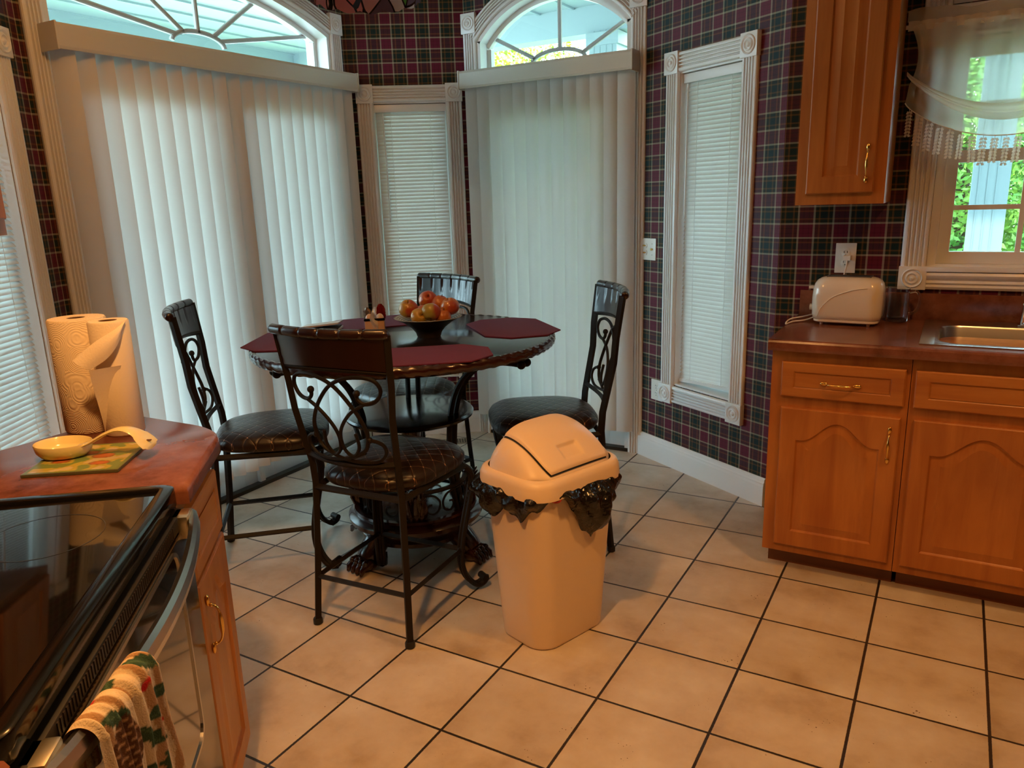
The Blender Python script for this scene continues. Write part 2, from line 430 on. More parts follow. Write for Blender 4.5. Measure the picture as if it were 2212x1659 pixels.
struct(MB().prism(big, H, H + 0.1).obj('ceiling', CEIL))

# ------------------------------------------------------------------ trims
def flute(W, dp=0.018, n=4):
    pr = [(0, 0), (0, dp * 0.55), (0.004, dp * 0.9), (0.010, dp)]
    a = 0.013; b = W - 0.013; st = (b - a) / n
    for i in range(n):
        x = a + i * st
        pr += [(x + st * 0.14, dp), (x + st * 0.26, dp * 0.45), (x + st * 0.5, dp * 0.22), (x + st * 0.74, dp * 0.45), (x + st * 0.86, dp)]
    pr += [(W - 0.010, dp), (W - 0.004, dp * 0.9), (W, dp * 0.55), (W, 0)]
    return pr
def vtrim(b, x, z0, z1, W=0.088, dp=0.018, n=4):
    b.sweep([(x, 0, z0), (x, 0, z1)], flute(W, dp, n), [(1, 0, 0)] * 2, [(0, -1, 0)] * 2)
def htrim(b, z, x0, x1, W=0.088, dp=0.018, n=4):
    b.sweep([(x0, 0, z), (x1, 0, z)], flute(W, dp, n), [(0, 0, 1)] * 2, [(0, -1, 0)] * 2)
def block(par, x, z, W=0.096, Hh=0.10):
    b = MB(); b.box(x, x + W, -0.026, 0.0, z, z + Hh, bev=0.003)
    cx, cz = x + W / 2, z + Hh / 2; R0 = min(W, Hh) * 0.42
    prof = [(R0, 0.0), (R0, 0.003), (R0 * 0.92, 0.006), (R0 * 0.82, 0.004), (R0 * 0.74, -0.001), (R0 * 0.66, 0.001), (R0 * 0.58, 0.006), (R0 * 0.5, 0.007), (R0 * 0.42, 0.003), (R0 * 0.34, -0.001), (R0 * 0.27, 0.002), (R0 * 0.18, 0.008), (0.0, 0.010)]
    m = Matrix.Translation((cx, -0.0255, cz)) @ Matrix.Rotation(PI / 2, 4, 'X')
    b.lathe(prof, n=28, mat=m)
    return b.obj('corner_block', WHITE, par)

def narrow_window(name, mat4, x0, x1, z0, z1, ext_z0=None):
    """x0..z1 outer casing box"""
    W = 0.088; root = D.objects.new(name, None); SC.collection.objects.link(root); root.matrix_world = mat4; struct(root)
    c = MB(); vtrim(c, x0 + 0.004, z0 + 0.10, z1 - 0.10, W); vtrim(c, x1 - W - 0.004, z0 + 0.10, z1 - 0.10, W)
    c.obj('side_casing', WHITE, root)
    c = MB(); htrim(c, z1 - W - 0.006, x0 + 0.096, x1 - 0.096, W); c.obj('head_casing', WHITE, root)
    c = MB(); htrim(c, z0 + 0.006, x0 + 0.096, x1 - 0.096, W); c.obj('sill_casing', WHITE, root)
    for (x, z) in ((x0, z0), (x1 - 0.096, z0), (x0, z1 - 0.10), (x1 - 0.096, z1 - 0.10)): block(root, x, z)
    a, b_, c0, c1 = x0 + 0.085, x1 - 0.085, z0 + 0.095, z1 - 0.09
    f = MB()   # jamb liner + sash
    for q in ((a, a + 0.012, c0, c1), (b_ - 0.012, b_, c0, c1)): f.box(q[0], q[1], 0.001, WT, q[2], q[3])
    f.box(a + .012, b_ - .012, 0.001, WT, c0, c0 + 0.012); f.box(a + .012, b_ - .012, 0.001, WT, c1 - 0.012, c1)
    for q in ((a + .012, a + 0.05, c0 + .012, c1 - .012), (b_ - 0.05, b_ - .012, c0 + .012, c1 - .012)): f.box(q[0], q[1], 0.085, 0.115, q[2], q[3])
    f.box(a + .05, b_ - .05, 0.085, 0.115, c0 + .012, c0 + 0.06); f.box(a + .05, b_ - .05, 0.085, 0.115, c1 - 0.05, c1 - .012)
    f.obj('sash', WHITE, root)
    MB().box(a + 0.02, b_ - 0.02, 0.098, 0.102, c0 + 0.02, c1 - 0.02).obj('pane', PANE, root)
    return a + 0.014, b_ - 0.014, c0 + 0.012, c1 - 0.012

def mini_blind(mat4, x0, x1, z0, z1, label, wand_x, skew=0.0, tilt=63, lift=0.0):
    t = thing('mini_blind', label, 'window blind', mat4, group=None)
    y = 0.040
    MB().box(x0, x1, y - 0.018, y + 0.014, z1 - 0.034, z1 - 0.002, bev=0.003).obj('headrail', WHITE, t)
    MB().box(x0 - .001, x1 + .001, y - 0.026, y - 0.020, z1 - 0.045, z1 - 0.004, bev=0.002).obj('front_cover', WHITE, t)
    s = MB(); zt = z1 - 0.052; zb = z0 + 0.030 + lift; pitch = 0.0205; n = int((zt - zb) / pitch); w = 0.0255; ta = math.radians(tilt)
    for i in range(n + 1):
        z = zt - i * pitch; k = max(0, i - (n - 8)) / 8.0
        seg = 4; vs = []
        for e, x in ((0, x0 + 0.004), (1, x1 - 0.004)):
            dz = skew * k * e
            for q in range(seg + 1):
                u = q / seg - 0.5; cr = 0.0022 * (1 - (2 * u) ** 2)
                # room side edge low
                yy = y + u * w * math.cos(ta) - cr * math.sin(ta); zz = z + u * w * math.sin(ta) + cr * math.cos(ta)
                vs.append((x, yy, zz + dz))
        m = seg + 1
        s.add(vs, [(q, q + 1, m + q + 1, m + q) for q in range(seg)], True)
    s.obj('slats', SLAT, t, fixn=False)
    zbb = zt - (n + 1) * pitch + 0.006
    b = MB(); b.add([(x0 + .004, y - .012, zbb - .010), (x1 - .004, y - .012, zbb - .010 + skew), (x1 - .004, y - .012, zbb + .006 + skew), (x0 + .004, y - .012, zbb + .006),
                     (x0 + .004, y + .012, zbb - .010), (x1 - .004, y + .012, zbb - .010 + skew), (x1 - .004, y + .012, zbb + .006 + skew), (x0 + .004, y + .012, zbb + .006)],
                    [(0, 1, 2, 3), (7, 6, 5, 4), (0, 4, 5, 1), (3, 2, 6, 7), (0, 3, 7, 4), (1, 5, 6, 2)])
    b.obj('bottom_rail', WHITE, t)
    for fx in (0.22, 0.78):
        x = x0 + (x1 - x0) * fx
        MB().tube([(x, y - 0.014, z1 - 0.04), (x, y - 0.014, zbb + skew * fx)], 0.0011, n=5).obj('ladder_cord', WHITE, t)
    MB().tube([(wand_x, y - 0.030, z1 - 0.05), (wand_x + 0.004, y - 0.034, z1 - 0.35), (wand_x + 0.005, y - 0.036, z1 - 0.66)], 0.0040, n=6).obj('tilt_wand', WHITE, t)
    return t

q = narrow_window('window_1', DMf, 0.052, 0.655, 0.36, 2.083)
mini_blind(DMf, *q[:2], q[2], q[3], 'white mini blind closed in the narrow window between the two door blinds', q[0] + 0.045)
q = narrow_window('window_2', DRf, 0.186, 0.776, 0.357, 2.088)
mini_blind(DRf, *q[:2], q[2], q[3], 'white mini blind with crooked bottom rail in the narrow window left of the cabinets', q[0] + 0.035, skew=0.022, tilt=59)
q = narrow_window('window_3', DLf, 0.934 - 0.71, 0.934 - 0.093, 0.357, 2.088)
mini_blind(DLf, *q[:2], q[2], q[3], 'white mini blind at the left edge of the view behind the paper towels', q[0] + 0.05, tilt=46)

# ------------------------------------------------------------------ baseboards
def baseboard(name, mat4, x0, x1):
    pr = [(0, 0), (0.10, 0), (0.10, 0)]
    pr = [(0.0, 0.0), (0.0, 0.016), (0.095, 0.016), (0.105, 0.014), (0.112, 0.014), (0.118, 0.010), (0.128, 0.009), (0.135, 0.003), (0.135, 0.0)]
    o = MB().sweep([(x0, 0, 0), (x1, 0, 0)], pr, [(0, 0, 1)] * 2, [(0, -1, 0)] * 2).obj(name, WHITE); o.matrix_world = mat4
    return struct(o)
baseboard('baseboard_right_angled', DRf, -0.005, DRL)
baseboard('baseboard_back_left_angled', DMf, 0.0, DML)
baseboard('baseboard_left_angled', DLf, 0.0, DLL)

# ------------------------------------------------------------------ arched doors with casing, transom, vertical blinds
def arched_door(name, mat4, x0, x1, spring_c, fn, r, cz, spokes, hub, blocks_z, stile):
    root = D.objects.new(name, None); SC.collection.objects.link(root); root.matrix_world = mat4; struct(root)
    W = 0.084
    c = MB(); vtrim(c, x0 - W, 0.0, blocks_z, W); c.obj('left_casing', WHITE, root)
    c = MB(); vtrim(c, x1, 0.0, blocks_z, W); c.obj('right_casing', WHITE, root)
    block(root, x0 - W - 0.004, blocks_z, 0.092, 0.105); block(root, x1 - 0.004, blocks_z, 0.092, 0.105)
    cx = (x0 + x1) / 2; n = 36; zsp = blocks_z + 0.03
    path = []; side = []; out = []
    for i in range(n + 1):
        x = x0 + (x1 - x0) * i / n; z = fn(x); path.append((x, 0, z)); d = Vector((x - cx, 0, z - cz)).normalized(); side.append(d); out.append((0, -1, 0))
    MB().sweep(path, flute(0.082, 0.020), side, out).obj('arch_casing', WHITE, root)
    # jamb lining in the wall thickness
    j = MB(); y0, y1 = -0.004, WT + 0.02
    j.box(x0, x0 + 0.022, y0, y1, 0, fn(x0)); j.box(x1 - 0.022, x1, y0, y1, 0, fn(x1))
    pr = [(0, 0), (-0.022, 0), (-0.022, y1 - y0), (0, y1 - y0)]
    j.sweep([Vector(p) + Vector((0, y0, 0)) for p in path], pr, side, [(0, 1, 0)] * (n + 1)); j.obj('jamb', WHITE, root)
    # transom bar, sash frame, muntins
    tb = 2.075; yf0, yf1 = 0.075, 0.115; fr = 0.026
    f = MB(); f.box(x0 + .0225, x1 - .0225, yf0 - 0.02, yf1, tb - 0.05, tb + 0.03)
    f.box(x0 + .0225, x0 + .02 + fr, yf0, yf1 - .002, tb + .03, fn(x0) - .035); f.box(x1 - .02 - fr, x1 - .0225, yf0, yf1 - .002, tb + .03, fn(x1) - .035)
    pr = [(-0.02, 0), (-0.02 - fr, 0), (-0.02 - fr, yf1 - yf0), (-0.02, yf1 - yf0)]
    f.sweep([Vector(p) + Vector((0, yf0 - .0015, 0)) for p in path], pr, side, [(0, 1, 0)] * (n + 1)); f.obj('transom_frame', WHITE, root)
    g = MB(); ym = 0.095
    def bar(p, q_, w=0.020):
        p = Vector((p[0], ym, p[1])); q_ = Vector((q_[0], ym, q_[1])); d = (q_ - p).normalized(); s_ = Vector((-d.z, 0, d.x))
        g.sweep([p, q_], [(-w / 2, -0.006), (-w / 4, -0.010), (w / 4, -0.010), (w / 2, -0.006), (w / 2, 0.008), (-w / 2, 0.008)], [s_] * 2, [(0, 1, 0)] * 2)
    for (p, q_) in spokes: bar(p, q_)
    a_, b__, hz = hub
    hp = [(cx + a_ * math.cos(PI * i / 14), hz + b__ * math.sin(PI * i / 14)) for i in range(15)]
    for i in range(14): bar(hp[i], hp[i + 1])
    g.obj('sunburst_muntins', simple('muntin_grey', (0.45, 0.46, 0.46), 0.4), root)
    gl = MB(); m = 20; vs = []
    for i in range(m + 1):
        x = x0 + .03 + (x1 - x0 - .06) * i / m; vs += [(x, 0.100, tb), (x, 0.100, fn(x) - 0.02)]
    gl.add(vs, [(2 * i, 2 * i + 2, 2 * i + 3, 2 * i + 1) for i in range(m)]).obj('transom_pane', PANE, root, fixn=False)
    # door leaf/leaves
    nl = len(stile) - 1
    for i in range(nl):
        a, b_ = stile[i] + 0.003, stile[i + 1] - 0.003; dl = MB(); s_ = 0.10; yd0, yd1 = 0.03, 0.072
        dl.box(a, a + s_, yd0, yd1, 0.02, tb - 0.055, bev=.002); dl.box(b_ - s_, b_, yd0, yd1, 0.02, tb - 0.055, bev=.002)
        dl.box(a + s_ - .001, b_ - s_ + .001, yd0, yd1, 0.02, 0.24, bev=.002); dl.box(a + s_ - .001, b_ - s_ + .001, yd0, yd1, tb - 0.19, tb - 0.055, bev=.002)
        leaf = dl.obj('door_leaf', WHITE, root)
        MB().box(a + s_ - .01, b_ - s_ + .01, 0.049, 0.053, 0.23, tb - 0.18).obj('pane', PANE, leaf)
    if nl > 1:
        for xm in stile[1:-1]: MB().box(xm - 0.018, xm + 0.018, 0.008, 0.030, 0.02, tb - 0.06, bev=.003).obj('astragal', WHITE, root)
    th = MB(); th.box(x0, x1, -0.012, WT + .03, 0.0, 0.020, bev=.004); th.obj('threshold', simple('bronze_threshold', (0.035, 0.028, 0.022), 0.4, 0.5), root)
    return root

cx = (RD0 + RD1) / 2 + 0.030   # glass sits deeper than the casing
cm = (RD0 + RD1) / 2
arched_door('door_1', RDf, RD0, RD1, cm, rd_fn, rd_r, rd_cz,
            [((cm + .012, 2.215), (cm + .012, 2.47)), ((cm - .135, 2.175), (cm - .43, 2.33)), ((cm + .145, 2.18), (cm + .43, 2.33))],
            (0.165, 0.062, 2.150), 2.335, [RD0 + .022, RD1 - .022])
lm = (LD0 + LD1) / 2
arched_door('door_2', LDf, LD0, LD1, lm, ld_fn, ld_r, ld_cz,
            [((lm - .13, 2.215), (lm - .76, 2.30)), ((lm - .085, 2.23), (lm - .40, 2.455)), ((lm, 2.235), (lm, 2.49)), ((lm + .085, 2.23), (lm + .40, 2.455)), ((lm + .13, 2.215), (lm + .76, 2.33))],
            (0.15, 0.055, 2.185), 2.335, [LD0 + .022, lm, LD1 - .022])

def vertical_blind(mat4, x0, x1, n, label, mat, ang, side_ret, seedv):
    """vanes hang 8 cm inside the room"""
    rnd = random.Random(seedv)
    t = thing('vertical_blind', label, 'vertical blind', mat4)
    z0, z1 = 2.036, 2.128; yf = -0.118
    v = MB()
    pr = [(z0, yf), (z0, yf - 0.004), (z0 + .010, yf - .008), (z1 - .012, yf - .008), (z1, yf - 0.002), (z1, -0.03), (z1 - .004, -0.03), (z1 - .004, yf + .004), (z0, yf + .004)]
    v.sweep([(x0, 0, 0), (x1, 0, 0)], pr, [(0, 0, 1)] * 2, [(0, 1, 0)] * 2)
    v.obj('valance', VALANCE, t)
    for xa in (x0 - 0.006, x1 - 0.002): MB().box(xa, xa + 0.008, yf - 0.012, -0.020, z0 - .004, z1 + .003, bev=.002).obj('valance_return', VALANCE, t)
    MB().box(x0 + .03, x1 - .03, -0.078, -0.042, 2.085, 2.118).obj('head_track', WHITE, t)
    w = 0.089; sp = (x1 - x0 - 0.10) / (n - 1)
    for i in range(n):
        cxv = x0 + 0.05 + i * sp; a = math.radians(ang + rnd.uniform(-2.5, 2.5)); sag = 0.0085; zb = 0.135 + rnd.uniform(-.003, .003)
        seg = 8; vs = []
        sway = rnd.uniform(-.004, .004)
        for z in (zb, 0.7, 1.4, 2.10):
            for q_ in range(seg + 1):
                u = q_ / seg - 0.5; lx = u * w; ly = -sag * (1 - (2 * u) ** 2)
                k = (2.1 - z) / 2
                vs.append((cxv + lx * math.cos(a) - ly * math.sin(a) + sway * k, -0.062 + lx * math.sin(a) + ly * math.cos(a), z))
        m = seg + 1
        MB().add(vs, [(r_ * m + q_, r_ * m + q_ + 1, (r_ + 1) * m + q_ + 1, (r_ + 1) * m + q_) for r_ in range(3) for q_ in range(seg)], True).obj('vane', mat, t, fixn=False)
    return t
vertical_blind(LDf, 0.075, 1.770, 21, 'cream vertical blind covering the wide left door, backlit between its vanes', VANE, -47, True, 3)
vertical_blind(RDf, 0.030, 1.045, 13, 'cream patterned vertical blind covering the narrower door in the middle', VANEP, 16, True, 5)

# ------------------------------------------------------------------ sink window
def sink_window():
    root = D.objects.new('window_4', None); SC.collection.objects.link(root); root.matrix_world = SKf; struct(root)
    ox = 1.129; W = 0.090
    for i, x in enumerate((1.604, 2.746)):
        c = MB(); vtrim(c, x - ox, 1.122, 1.932, W); vtrim(c, x - ox, 2.035, H - .02, W); c.obj('side_casing', WHITE, root)
        block(root, x - ox - .004, 1.032, 0.100, 0.092); block(root, x - ox - .004, 1.932, 0.100, 0.102)
    a, b_ = SK0, SK1
    c = MB(); pr = [(0, 0), (0, .012), (.010, .018), (.018, .012), (.026, .020), (.036, .012), (.044, .022), (.056, .026), (.066, .022), (.070, .0)]
    c.sweep([(a + .002, 0, 1.034), (b_ - .002, 0, 1.034)], pr, [(0, 0, 1)] * 2, [(0, -1, 0)] * 2)
    c.box(a, b_, -0.028, 0.06, 1.104, 1.122, bev=.004); c.obj('stool_moulding', WHITE, root)
    c = MB(); htrim(c, 1.958, a, b_, 0.112, n=6); c.obj('head_casing', WHITE, root)
    f = MB(); y0, y1 = 0.002, WT
    for (z0, z1) in ((1.12, 1.955), (2.075, 2.42)):
        f.box(a, a + .03, y0, y1, z0, z1); f.box(b_ - .03, b_, y0, y1, z0, z1); f.box(a + .03, b_ - .03, y0, y1, z0, z0 + .012); f.box(a + .03, b_ - .03, y0, y1, z1 - .015, z1)
    f.obj('jamb', WHITE, root)
    def sash(z0, z1, y0, y1, rows, name='sash'):
        s_ = MB(); xa, xb = a + .0302, b_ - .0302; st = 0.042
        s_.box(xa, xa + st, y0, y1, z0, z1); s_.box(xb - st, xb, y0, y1, z0, z1); s_.box(xa + st, xb - st, y0, y1, z0, z0 + .045); s_.box(xa + st, xb - st, y0, y1, z1 - .045, z1)
        for k in (1, 2, 3): x = xa + st + (xb - xa - 2 * st) * k / 4.0; s_.box(x - .009, x + .009, y0 + .008, y1 - .008, z0 + .045, z1 - .045)
        for k in range(1, rows): z = z0 + .045 + (z1 - z0 - .09) * k / rows; s_.box(xa + st, xb - st, y0 + .009, y1 - .009, z - .009, z + .009)
        so = s_.obj(name, WHITE, root)
        MB().box(xa + .02, xb - .02, (y0 + y1) / 2 - .002, (y0 + y1) / 2 + .002, z0 + .02, z1 - .02).obj('pane', PANE, so)
    sash(1.1325, 1.560, 0.040, 0.072, 2); sash(1.515, 1.9395, 0.075, 0.107, 2); sash(2.0875, 2.4045, 0.05, 0.085, 1, 'transom_sash')
    MB().box(1.99 - ox, 2.045 - ox, 0.030, 0.045, 1.556, 1.572, bev=.003).obj('sash_lock', WHITE, root)
sink_window()

# ------------------------------------------------------------------ outside
def outside():
    g = MB(); g.box(-12, 14, -8, 16, -0.45, -0.30); struct(g.obj('ground', GRASS), 'green lawn outside beyond the porch', 'lawn')
    d = MB(); d.box(-4.3, 5.5, 2.66, 4.9, -0.28, -0.10); d.box(-4.3, -1.45, -3.0, 2.66, -0.28, -0.10); struct(d.obj('porch_floor', DECK), 'pale porch floor outside the doors', 'porch floor')
    p = MB()
    z = 2.86
    def panel(x0, x1, y0, y1):
        p.box(x0, x1, y0, y1, z, z + .12)
        x = x0 + .1
        while x < x1: p.box(x - .012, x + .012, y0, y1, z - .014, z); x += 0.30
    panel(-4.4, 5.6, 2.66, 4.95); panel(-4.4, -1.45, -3.1, 2.66)
    p.box(-4.4, 5.6, 4.55, 4.75, 2.66, 2.87); p.box(-4.2, -4.0, -3.1, 4.75, 2.66, 2.87)
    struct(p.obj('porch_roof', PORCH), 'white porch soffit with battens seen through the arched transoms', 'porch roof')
    def column(x, y, w, label):
        t = thing('porch_column', label, 'column', at(x, y))
        c = MB(); c.box(-w / 2, w / 2, -w / 2, w / 2, -0.11, 2.67)
        k = -w / 2 + .04
        while k < w / 2 - .02: c.box(k - .003, k + .003, -w / 2 - .004, -w / 2, -0.1, 2.67); k += .05
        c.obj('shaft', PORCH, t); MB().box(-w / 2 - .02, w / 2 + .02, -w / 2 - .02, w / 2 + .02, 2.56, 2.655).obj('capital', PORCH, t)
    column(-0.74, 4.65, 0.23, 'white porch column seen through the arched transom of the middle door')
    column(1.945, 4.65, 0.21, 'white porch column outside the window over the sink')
    # trees
    rnd = random.Random(11)
    def leafmat(name, c1, c2):
        m, nt, b = mk(name); tc = N(nt, 'ShaderNodeTexCoord'); n = N(nt, 'ShaderNodeTexNoise'); n.inputs['Scale'].default_value = 2.2; n.inputs['Detail'].default_value = 5
        nt.links.new(tc.outputs['Object'], n.inputs['Vector']); r = ramp(nt, [(0.35, c1), (0.6, c2)]); nt.links.new(n.outputs['Fac'], r.inputs[0]); nt.links.new(r.outputs[0], b.inputs['Base Color'])
        b.inputs['Roughness'].default_value = .6; return m
    LA = leafmat('leaf_yellow_green', (0.12, 0.22, 0.015), (0.46, 0.43, 0.03)); LB = leafmat('leaf_green', (0.05, 0.22, 0.03), (0.26, 0.42, 0.05))
    def tree(x, y, h, rr, mat, label, n=2600, base=0.0):
        t = thing('tree', label, 'tree', at(x, y, -0.30))
        MB().tube([(0, 0, 0), (.05, .02, h * .3), (0, 0, h * .75)], [.12, .09, .03], n=8).obj('trunk', BARK, t)
        c = MB()
        for _ in range(n):
            while True:
                p = Vector((rnd.uniform(-1, 1), rnd.uniform(-1, 1), rnd.uniform(-1, 1)))
                if 0.45 < p.length < 1: break
            p = Vector((p.x * rr, p.y * rr, base + (h - base) * (0.5 + 0.5 * p.z)))
            s_ = rnd.uniform(.022, .044); d1 = Vector((rnd.gauss(0, 1), rnd.gauss(0, 1), rnd.gauss(0, .7))).normalized(); d2 = d1.orthogonal().normalized()
            c.add([p - d1 * s_, p + d2 * s_ * .5, p + d1 * s_, p - d2 * s_ * .5], [(0, 1, 2, 3)])
        c.obj('foliage', mat, t, fixn=False)
    tree(-3.9, 8.2, 4.6, 1.5, LA, 'yellow green tree left of the column beyond the porch', 24000)
    tree(-0.7, 8.4, 4.4, 1.5, LA, 'yellow green tree right of the column beyond the porch', 24000)
    tree(1.75, 6.4, 3.5, .85, LB, 'green tree left of the column outside the sink window', 24000)
    tree(3.55, 6.8, 3.6, .95, LB, 'green tree right of the column outside the sink window', 24000)
    tree(2.6, 9.9, 4.8, 1.7, LA, 'tall yellow tree farthest behind the sink window', 24000)
outside()

# ================================================================== CABINETS
def arch_contour(x0, x1, z0, z1, rise, inset, n=24):
    """closed loop: bottom-left, up, over the cathedral arch, down"""
    x0 += inset; x1 -= inset; z0 += inset
    pts = []
    zs = z1 - rise - inset
    nb = 8
    for i in range(nb): pts.append((x0, z0 + (zs - z0) * i / nb))
    for i in range(n + 1):
        t = i / n; x = x0 + (x1 - x0) * t; u = abs(2 * t - 1)
        # flat shoulders, S-curve up to a round crown
        if rise > 0: s_ = 0.5 + 0.5 * math.cos(PI * min(1, max(0, (u - 0.02) / 0.84))); 
        else: s_ = 0
        pts.append((x, zs + rise * s_))
    for i in range(1, nb + 1): pts.append((x1, zs + (z0 - zs) * i / nb))
    for i in range(1, 12): pts.append((x1 + (x0 - x1) * i / 12, z0))
    return pts
def outer_loop(x0, x1, z0, z1, n=24):
    pts = []; nb = 8
    for i in range(nb): pts.append((x0, z0 + (z1 - z0) * i / nb))
    for i in range(n + 1): pts.append((x0 + (x1 - x0) * i / n, z1))
    for i in range(1, nb + 1): pts.append((x1, z1 + (z0 - z1) * i / nb))
    for i in range(1, 12): pts.append((x1 + (x0 - x1) * i / 12, z0))
    return pts
def panel_door(par, name, x0, x1, z0, z1, yf, mat, stile=0.055, rail=0.055, rise=0.0, th=0.019, field=0.036, shallow=False, toprail=None):
    """raised panel front, face at y=yf looking toward -y"""
    b = MB(); tr = toprail or rail
    O0 = outer_loop(x0, x1, z0, z1); O1 = outer_loop(x0 + .004, x1 - .004, z0 + .004, z1 - .004)
    ix0, ix1, iz0, iz1 = x0 + stile, x1 - stile, z0 + rail, z1 - tr
    loops = [(O0, yf + th), (O0, yf + .004), (O1, yf)]
    d = 0.5 if shallow else 1.0
    for ins, dy in ((0, 0), (.003, .0045 * d), (.006, .0075 * d), (.009, .0075 * d), (field, .0015 * d), (field + .002, .0022 * d)):
        loops.append((arch_contour(ix0, ix1, iz0, iz1, rise, ins), yf + dy))
    vs = []; fs = []; m = len(O0)
    for lp, y in loops: vs += [(p[0], y, p[1]) for p in lp]
    for k in range(len(loops) - 1):
        for i in range(m): fs.append((k * m + i, k * m + (i + 1) % m, (k + 1) * m + (i + 1) % m, (k + 1) * m + i))
    # fill the raised field: fan rows from arch to bottom
    base = (len(loops) - 1) * m; fs.append(tuple(base + i for i in range(m))); fs.append(tuple(reversed(range(m))))
    b.add(vs, fs, True)
    return b.obj(name, mat, par, auto=28)
def pull(par, c, horiz=True, L=0.096, yf=0.0):
    """arched brass pull with oval feet; c = centre (x,z)"""
    b = MB(); pts = []; rs = []
    for i in range(25):
        t = i / 24 * 2 - 1; a = t * (L / 2 - .012)
        out = 0.020 * (1 - t ** 4) ** 0.5 if abs(t) < 1 else 0
        pts.append((a, -0.006 - out, 0)); rs.append(0.0026 + 0.0030 * max(0, 1 - (t / .55) ** 2))
    b.tube(pts, rs, n=10)
    for s_ in (-1, 1):
        b.ball((s_ * (L / 2 - 0.003), -0.004, 0), 1.0, 10, (0.0135, 0.0045, 0.0068))
        b.ball((s_ * (L / 2 - 0.014), -0.010, 0), 0.0045, 8)
    m = Matrix.Translation((c[0], yf, c[1])) @ (Matrix.Identity(4) if horiz else Matrix.Rotation(PI / 2, 4, 'Y'))
    b2 = MB(); b2.add(b.v, b.f, True, m); return b2.obj('handle', BRASS, par)

